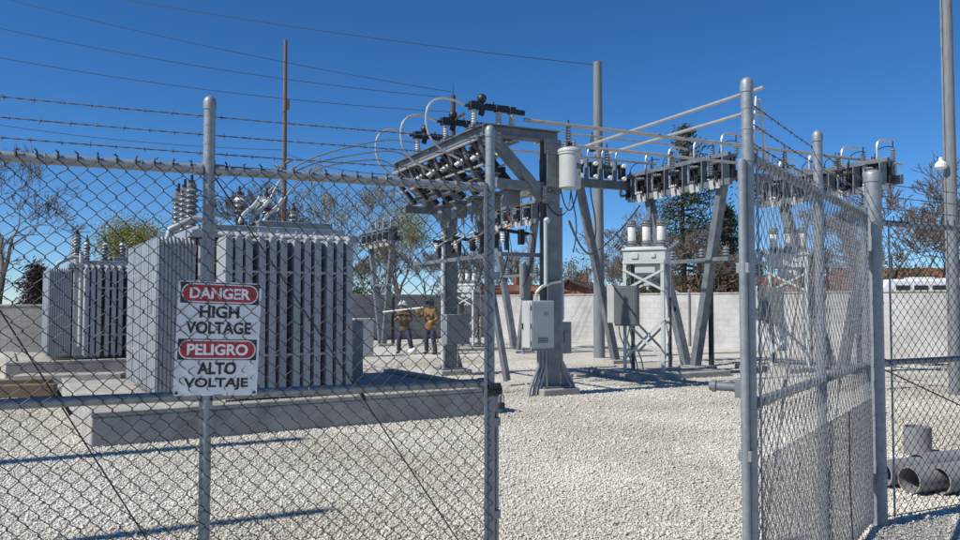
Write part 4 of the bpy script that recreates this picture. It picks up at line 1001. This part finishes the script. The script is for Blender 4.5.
def person(label, loc, rz, J, jacket, hat, gloves=None):
    """J: joints; figure looks along local -y"""
    t = thing('person', label, 'person', loc, rz)
    pel, chest, neck, head = J['pelvis'], J['chest'], J['neck'], J['head']
    ch = [[(pel,.12),(chest,.15),(neck,.055),((neck+head)/2,.07),(head,.10),(head+Vector((0,-.01,.07)),.085)]]
    # face: nose and chin bumps
    ch.append([(head,.10),(head+Vector((0,-.105,-.02)),.014)])
    ch.append([(head,.10),(head+Vector((0,-.075,-.095)),.035)])
    for s in 'LR':
        sh, el, wr = J['sh'+s], J['el'+s], J['wr'+s]; hp, kn, an = J['hip'+s], J['kn'+s], J['an'+s]
        ch.append([(chest,.15),(sh,.065),(el,.045),(wr,.03)])
        d = (wr-el).normalized(); palm = wr+d*.06; ch.append([(wr,.03),(palm,(.04,.018))])
        side = d.cross(Vector((0,1,0))); side = side.normalized() if side.length > .1 else Vector((1,0,0))
        curl = Vector((0,-.5,-.5))
        for k, l in enumerate((.045,.055,.05,.038)):
            b = palm+side*((k-1.5)*.021)+d*.03
            ch.append([(palm,(.04,.018)),(b,.010),(b+d*l*.5+curl*.012,.009),(b+d*l*.7+curl*.05,.008)])
        ch.append([(palm,(.04,.018)),(palm-side*.05+d*.005,.011),(palm-side*.055+d*.04+curl*.01,.009)])
        ch.append([(pel,.12),(hp,.085),(kn,.058),(an,.042),(an+Vector((0,-.13,-.045)),.035)])
    skin_part('body', ch, M['skin'], t)
    jk = [[(pel+Vector((0,0,-.17)),.165),(pel+Vector((0,0,-.02)),.165),(pel+Vector((0,0,.12)),.165),(chest,.185),(neck-Vector((0,0,.035)),.075)]]
    for s in 'LR':
        sh, el, wr = J['sh'+s], J['el'+s], J['wr'+s]
        jk.append([(chest,.185),(sh,.095),(el,.068),(el.lerp(wr,.92),.05)])
    skin_part('jacket', jk, M[jacket], t)
    tr_ = [[(pel+Vector((0,0,.14)),.135),(pel-Vector((0,0,.05)),.135)]]
    for s in 'LR': tr_.append([(pel-Vector((0,0,.05)),.135),(J['hip'+s],.108),(J['kn'+s],.080),(J['an'+s]+Vector((0,0,-.02)),.072)])
    skin_part('trousers', tr_, M['jean'], t)
    for s in 'LR':
        an = J['an'+s]; skin_part('boot', [[(an+Vector((0,.02,.06)),.06),(an+Vector((0,.02,-.03)),.052),(an+Vector((0,-.09,-.04)),.045),(an+Vector((0,-.17,-.045)),.036)]], M['boot'], t)
        if gloves:
            el, wr = J['el'+s], J['wr'+s]; d = (wr-el).normalized(); skin_part('glove', [[(wr-d*.05,.05),(wr+d*.03,.052),(wr+d*.09,(.055,.04))]], M[gloves], t)
    h = head+Vector((0,.01,.05)); k = MB()
    if hat == 'hatw':
        k.lathe([(.128,0),(.13,.02),(.125,.06),(.10,.11),(.05,.14),(.005,.147)], h, n=20)
        k.lathe([(.17,0),(.172,.008),(.12,.02)], h-Vector((0,.02,.0)), n=20); k.bar(h+Vector((0,-.12,.1)), h+Vector((0,.12,.1)), .03, .09)
        k.build('hard_hat', M[hat], t)
    else:
        k.lathe([(.135,-.12),(.14,-.03),(.138,.03),(.11,.09),(.05,.125),(.005,.13)], h+Vector((0,.018,0)), n=20); k.bar(h+Vector((-.09,-.14,.02)), h+Vector((.09,-.14,.02)), .10, .02)
        k.build('hood', M[hat], t)
    e = MB()
    for s in (-1,1): e.sphere(head+Vector((s*.034,-.088,.012)), .011, 8, 6)
    e.build('eyes', M['black'], t)
    e = MB()
    for s in (-1,1): e.sphere(head+Vector((s*.098,.0,-.01)), .03, 8, 6, (.4,.7,1))
    e.build('ears', M['skin'], t)
    return t
X = Vector
# left worker: legs apart, leaning in a little, both hands at the chest
p1 = gp(404.5, 25.3, 0)
person('worker in a white hard hat and brown jacket, hands held at the chest', p1, R(-20), dict(
    pelvis=X((0,.04,.84)), chest=X((0,-.04,1.20)), neck=X((0,-.09,1.38)), head=X((0,-.13,1.49)),
    shL=X((.18,-.05,1.28)), elL=X((.27,-.10,1.02)), wrL=X((.10,-.30,1.10)), shR=X((-.18,-.05,1.28)), elR=X((-.28,-.08,1.03)), wrR=X((-.08,-.30,1.16)),
    hipL=X((.10,.03,.80)), knL=X((.20,-.03,.46)), anL=X((.26,.03,.085)), hipR=X((-.10,.03,.80)), knR=X((-.17,-.03,.46)), anR=X((-.21,.03,.085))), 'jack2', 'hatw')
p2 = gp(430, 25.0, 0)
person('worker in a dark green hood and tan jacket, raising a yellow gloved hand', p2, R(-35), dict(
    pelvis=X((0,.02,.88)), chest=X((0,0,1.27)), neck=X((0,-.02,1.46)), head=X((0,-.05,1.585)),
    shL=X((.19,0,1.36)), elL=X((.28,.02,1.08)), wrL=X((.20,-.20,1.02)), shR=X((-.19,0,1.36)), elR=X((-.27,-.16,1.17)), wrR=X((-.20,-.36,1.34)),
    hipL=X((.10,.02,.84)), knL=X((.15,-.01,.47)), anL=X((.19,.05,.085)), hipR=X((-.10,.02,.84)), knR=X((-.13,-.02,.47)), anR=X((-.15,.03,.085))), 'jack', 'hatg', 'glove')
a, b = W(383,312,25.3), W(423,307.5,24.75)
k = MB(); k.tube(a, b, .022, n=10); o = k.build('hot_stick', M['white']); tag(o, 'long white pole held level by the worker in the dark hood', 'pole')
bg = gp(412.5, 25.0, .0); k = MB(); k.sphere((0,0,.09),.13,12,8,(1.1,.8,.75)); k.sphere((.06,.0,.16),.06,8,6); o = k.build('cloth_bag', M['cloth'], loc=bg); tag(o, 'small white cloth bag on the gravel between the two workers', 'bag')

# ------------------------------------------------------------------ trees
def grow(rd, mb, tw, p, d, L, r, depth, maxd, spread=.5, up=.12, leaves=None, twr=.009, kids=(2,4)):
    n = 4; pts = [p.copy()]; rs = [r]; q = p.copy(); dd = d.copy()
    for i in range(n):
        dd = (dd+Vector((rd.gauss(0,.13), rd.gauss(0,.13), rd.gauss(0,.10)+up*.3))).normalized()
        q = q+dd*(L/n); pts.append(q.copy()); rs.append(max(r*(1-.45*(i+1)/n), twr*.6))
    (mb if depth < 2 else tw).path(pts, r, 7 if depth == 0 else (5 if depth < 3 else 3), rs=rs, caps=False)
    if depth >= maxd:
        if leaves is not None: leaves.append(q.copy()); leaves.append(pts[2].copy())
        return
    k = rd.randint(*kids)
    for i in range(k+ (1 if depth == 0 else 0)):
        f = rd.uniform(.45, 1) if i else 1.0
        j = min(n, max(1, int(round(f*n)))); bp = pts[j]
        ax2 = dd.orthogonal().normalized(); ax2.rotate(Matrix.Rotation(rd.uniform(0, 6.283), 3, dd))
        nd = (dd*math.cos(spread)+ax2*math.sin(spread*rd.uniform(.6,1.5))+Vector((0,0,up))).normalized()
        grow(rd, mb, tw, bp, nd, L*rd.uniform(.62,.82), max(rs[j]*.7, twr), depth+1, maxd, spread, up, leaves, twr, kids)
def leaf_cloud(mb, rd, pts, per, spread, size, asp=.6):
    for p in pts:
        for _ in range(per):
            c = p+Vector((rd.gauss(0,spread), rd.gauss(0,spread), rd.gauss(0,spread)))
            a = Vector((rd.gauss(0,1), rd.gauss(0,1), rd.gauss(0,1))).normalized(); b2 = a.orthogonal().normalized()
            s = size*rd.uniform(.6,1.3); c2 = a.cross(b2)
            mb.add([c-b2*s-c2*s*.1, c+c2*s*asp, c+b2*s-c2*s*.1, c-c2*s*asp*.9],[(0,1,2,3)])
def tree(name, label, loc, H, seed, tm='bark', cm='twig', maxd=6, spread=.5, trunk=.28, leaf=None, per=5, lsp=.35, lsz=.10, group=None, up=.12, twr=.010, kids=(2,4)):
    rd = random.Random(seed); t = thing(name, label, 'tree', loc, 0, group)
    mb, tw, lv_ = MB(), MB(), []
    grow(rd, mb, tw, Vector((0,0,-.1)), Vector((rd.gauss(0,.05), rd.gauss(0,.05), 1)).normalized(), H*trunk, H*.022, 0, maxd, spread, up, lv_ if leaf else None, twr, kids)
    mb.build('trunk', M[tm], t)
    if leaf:
        lm = MB(); leaf_cloud(lm, rd, lv_, per, lsp, lsz); tw.cur = 0
        c = tw.build('twigs', M[cm], t); lm.build('crown', M[leaf], t, smooth=False)
    else: tw.build('crown', M[cm], t)
    return t
def pine(label, loc, H, seed, width=.24, m='needle', group=None, name='pine_tree', z0=.18, dens=1.0):
    rd = random.Random(seed); t = thing(name, label, 'tree', loc, 0, group)
    k = MB(); k.path([(0,0,-.1),(rd.gauss(0,.1),0,H*.5),(0,rd.gauss(0,.1),H)], .2, 8, rs=[H*.016,H*.011,.02]); k.build('trunk', M['bark'], t)
    br, lf = MB(), MB(); z = H*z0
    while z < H*.985:
        f = 1-(z/H); nb = rd.randint(3,5)
        for _ in range(nb):
            a = rd.uniform(0, 6.283); L = H*width*(f**.7*.9+.06)*rd.uniform(.45,1.2)
            d = Vector((math.cos(a), math.sin(a), rd.uniform(-.15,.25)))
            e = Vector((0,0,z))+d*L; br.path([(0,0,z), Vector((0,0,z))+d*L*.5-Vector((0,0,L*.04)), e], .03, 4, rs=[.045,.03,.01], caps=False)
            ns = max(3, int(L*7*dens))
            for s in range(ns):
                q = Vector((0,0,z))+d*L*rd.uniform(.25,1.05)
                leaf_cloud(lf, rd, [q], 13, .15+.05*L, .12, .28)
        z += H*.028*rd.uniform(.6,1.4)
    c = br.build('branches', M['bark'], t); lf.build('crown', M[m], t, smooth=False)
    return t
G = 'bare trees beyond the walls'
tree('bare_tree', 'dark bare tree at the left edge of the photo', gp(-6,33,0), 12.5, 3, maxd=8, spread=.55, trunk=.24, group=G, twr=.012, kids=(2,3))
pine('dark reddish evergreen at the far left beside the lower wall', gp(36,37,0), 3.3, 8, .36, 'leafr', name='evergreen_tree', z0=.05)
tree('leafy_tree', 'yellow green budding tree between the two transformers', gp(150,48,0), 8.0, 5, cm='twigg', maxd=5, leaf='leafy', per=16, lsp=.42, lsz=.055, kids=(3,4))
tree('leafy_tree', 'pale budding tree behind the big transformer', gp(345,55,0), 13.2, 21, cm='twigg', maxd=7, spread=.55, leaf='leafy', per=1, lsp=.3, lsz=.05, twr=.016)
tree('bare_tree', 'bare tree right behind the wooden pole', gp(262,50,0), 11.0, 23, maxd=7, spread=.5, group=G, twr=.016)
tree('leafy_tree', 'dull green budding tree behind the main rack at the left', gp(398,50,0), 9.5, 31, cm='twigg', maxd=6, leaf='leafy', per=5, lsp=.35, lsz=.05)
b0 = tree('bare_tree', 'brown bare tree behind the two workers', gp(428,46,0), 6.6, 41, maxd=8, spread=.58, group=G, twr=.012, kids=(2,3))
b1 = tree('bare_tree', 'bushy bare tree left of the workers', gp(375,45,0), 6.2, 43, maxd=8, spread=.6, group=G, twr=.012, kids=(2,3))
for (px, D, s, rz, src, lb) in ((462,47,.95,1.2,b1,'bare tree behind the far rack column'), (492,50,1.05,2.9,b0,'bare tree behind the closed gate upright'), (522,52,1.0,4.1,b1,'bare tree above the orange brick house'),
        (318,47,.95,2.2,b1,'bare tree hidden low behind the big transformer'), (552,50,.85,5.0,b0,'bare tree behind the near steel column'),
        (610,47,1.0,.7,b1,'bare tree behind the recloser in the gate opening'), (664,39,1.15,2.7,b0,'bare tree in front of the tall ragged pine'), (708,38,1.05,1.4,b1,'bare tree between the pines, left of the open gate post'), (770,44,1.0,3.6,b0,'bare tree behind the open gate leaf, left half'), (835,46,1.15,5.5,b1,'bare tree behind the open gate leaf, right half'),
        (893,42,1.5,1.9,b0,'tall bare tree right of the gate post, above the white vehicle'), (938,41,1.45,.4,b1,'tall bare tree beside the lamp pole'), (990,43,1.8,2.6,b0,'bare tree cut by the right edge of the photo')):
    copy_tree(src, gp(px,D,0), rz, lb, G, (s,s,s))
pine('tall ragged pine behind the cutout rack at the gate opening', gp(686,41,0), 10.9, 12, .32, z0=.24, dens=.65)
pine('broad dark pine left of the open gate post', gp(728,43,0), 6.8, 15, .40, z0=.15, dens=.7)
pine('small dark pine behind the grey pole', gp(640,44,0), 5.6, 17, .38, z0=.15, dens=.5)
def shrub(label, px, D, w, h, seed, m='leafg'):
    rd = random.Random(seed); t = thing('shrub', label, 'shrub', gp(px,D,0), 0, 'green shrubs beyond the walls')
    k = MB(); pts = []
    for _ in range(26):
        e = Vector((rd.gauss(0,w*.3), rd.gauss(0,w*.3), h*rd.uniform(.35,1))); k.path([(0,0,0), e*.5+Vector((0,0,.1)), e], .03, 4, rs=[.04,.03,.01], caps=False)
        pts += [e, e*.75]
    k.build('stems', M['bark'], t); l = MB(); leaf_cloud(l, rd, pts, 45, .24, .075); l.build('crown', M[m], t, smooth=False)
shrub('green shrub above the wall behind the grey pole', 575, 60, 4.6, 5.0, 3)
shrub('green shrub above the wall left of the open gate post', 712, 60, 4.0, 4.4, 4)
shrub('low green hedge shrub above the white vehicle, left part', 893, 47, 4.0, 3.6, 6)
shrub('low green hedge shrub above the white vehicle, right part', 932, 47, 4.0, 3.5, 7)
shrub('dull green shrub low behind the far cutout rack', 352, 42, 2.6, 2.9, 9)

# ------------------------------------------------------------------ houses and vehicle beyond the wall
def house(label, px, D, L, Wd, hw, hr, wm, rm, rz):
    t = thing('house', label, 'house', gp(px,D,0), rz, 'houses beyond the back wall')
    k = MB(); k.box((0,0,hw/2),(L,Wd,hw)); 
    for s in (-1,1): k.add([(s*L/2,-Wd/2,hw),(s*L/2,Wd/2,hw),(s*L/2,0,hw+hr),(s*(L/2-.1),-Wd/2,hw),(s*(L/2-.1),Wd/2,hw),(s*(L/2-.1),0,hw+hr)],[(0,1,2),(3,5,4),(0,3,4,1),(1,4,5,2),(2,5,3,0)])
    k.build('wall', M[wm], t)
    k = MB(); ov = .4; th = .12
    for s in (-1,1):
        y0 = s*(Wd/2+ov); z0 = hw-ov*hr/(Wd/2)
        k.add([(-L/2-ov,y0,z0+.02),(L/2+ov,y0,z0+.02),(L/2+ov,0,hr+hw+.02),(-L/2-ov,0,hr+hw+.02),(-L/2-ov,y0,z0+th+.02),(L/2+ov,y0,z0+th+.02),(L/2+ov,0,hr+hw+th+.02),(-L/2-ov,0,hr+hw+th+.02)],[(0,3,2,1),(4,5,6,7),(0,1,5,4),(1,2,6,5),(2,3,7,6),(3,0,4,7)])
    r_ = k.build('roof', M[rm], t)
    k = MB(); k.box((L*.2,0,hw+hr+.2),(.5,.5,.9)); k.build('chimney', M['sideb'], r_)
    for x in (-L*.28, L*.22):
        k = MB(); k.box((x,-Wd/2-.02,hw*.58),(1.3,.06,1.1)); w_ = k.build('window', M['sidew'], t); k = MB(); k.box((x,-Wd/2-.05,hw*.58),(1.1,.02,.9)); k.build('pane', M['glass'], w_)
house('house with a dark pitched roof behind the grey pole', 580, 52, 5.5, 7, 1.75, 1.15, 'sideb', 'roofd', R(70))
house('orange brick house left of the near column cabinet', 505, 50, 4.5, 7, 2.2, .4, 'sideb', 'roofo', R(20))
house('house with an orange brown roof behind the pines', 722, 50, 7.5, 7, 1.9, 1.3, 'sidew', 'roofo', R(15))
house('low house with a long orange brown roof above the white vehicle', 925, 58, 13, 7, 2.3, 1.7, 'sidew', 'roofo', R(5))
house('house with an orange brown roof seen through the open gate leaf', 800, 56, 6.5, 7, 2.1, 1.3, 'sidew', 'roofo', R(12))
def vehicle(label, px, D, L, H, rz, name, cab):
    t = thing(name, label, 'van', gp(px,D,0), rz, 'white vehicles parked beyond the wall')
    def sec(x, w, z0, z1): return [(x,-w,z0),(x,w,z0),(x,w*.96,z1),(x,-w*.96,z1)]
    st = [(-L/2,.95,.45,H),( L/2-1.7,.95,.45,H),(L/2-.95,.95,.45,H*.62),(L/2-.05,.9,.45,H*.52)]
    vs = []; 
    for s in st: vs += sec(s[0],s[1],s[2],s[3])
    fs = [(3,2,1,0),(12,13,14,15)]
    for i in range(3):
        for j in range(4): fs.append((i*4+j, i*4+(j+1)%4, (i+1)*4+(j+1)%4, (i+1)*4+j))
    k = MB(); k.add(vs, fs); k.build('body', M['van'], t, bevel=.08)
    for s in (-1,1):
        n = 4
        for i in range(n):
            k = MB(); w0 = (L-2.2)/n; k.box((-L/2+.3+w0*(i+.5), s*.945, H*.80),(w0-.18,.03,H*.19)); k.build('window', M['glass'], t, bevel=.01)
        for x in (-L/2+1.0, L/2-1.0):
            k = MB(); k.lathe([(.30,0),(.34,.04),(.34,.18),(.30,.22)],(x,s*.98,.34),(0,-s,0),18); wv = k.build('wheel', M['tyre'], t); k = MB(); k.lathe([(.19,0),(.17,.015)],(x,s*.985,.34),(0,s,0),14); k.build('rim', M['galv'], wv)
    k = MB(); k.box((-L/2+1.9,0,H+.05),(1.0,.8,.1)); k.build('roof_vent', M['van'], t, bevel=.02)
    return t
vehicle('long white van with dark side windows parked beyond the wall, right of the gate post', 903, 36, 5.2, 2.65, R(172), 'parked_van', True)
vehicle('white van beyond the wall, cut by the right edge of the photo', 962, 37, 5.6, 2.75, R(176), 'parked_van', True)

# ------------------------------------------------------------------ light, sky, camera
SAZ, SEL = R(27.5), R(46)                      # shadows run towards (cos, sin) of SAZ
sd = Vector((math.cos(SAZ)*math.cos(SEL), math.sin(SAZ)*math.cos(SEL), -math.sin(SEL)))
l = bpy.data.lights.new('sun','SUN'); l.energy = 4.6; l.angle = R(.53); l.color = (1,.955,.88)
lo = bpy.data.objects.new('sun', l); COL.objects.link(lo); lo.rotation_euler = sd.to_track_quat('-Z','Y').to_euler()
wd = bpy.data.worlds.new('World'); S.world = wd; wd.use_nodes = True
nt = wd.node_tree; bgn = nt.nodes['Background']; sky = nt.nodes.new('ShaderNodeTexSky'); sky.sky_type = 'NISHITA'
sky.sun_disc = False; sky.sun_elevation = SEL; sky.sun_rotation = math.atan2(-sd.x, -sd.y)
sky.air_density = 1.0; sky.dust_density = 0.0; sky.ozone_density = 8.0; sky.altitude = 3000
bgn.inputs['Strength'].default_value = .106
hs = nt.nodes.new('ShaderNodeHueSaturation'); hs.inputs['Saturation'].default_value = 1.15
nt.links.new(sky.outputs[0], hs.inputs['Color']); nt.links.new(hs.outputs[0], bgn.inputs[0])
cam = bpy.data.cameras.new('camera'); co = bpy.data.objects.new('camera', cam); COL.objects.link(co)
co.location = (0,0,CAMZ); co.rotation_euler = (R(90)+PITCH, 0, 0); cam.sensor_width = 36; cam.lens = F/960*36; cam.clip_end = 2000; cam.clip_start = .05
S.camera = co
vs_ = S.view_settings; vs_.view_transform = 'Standard'; vs_.look = 'None'; vs_.exposure = .18; vs_.gamma = 1; vs_.use_curve_mapping = False
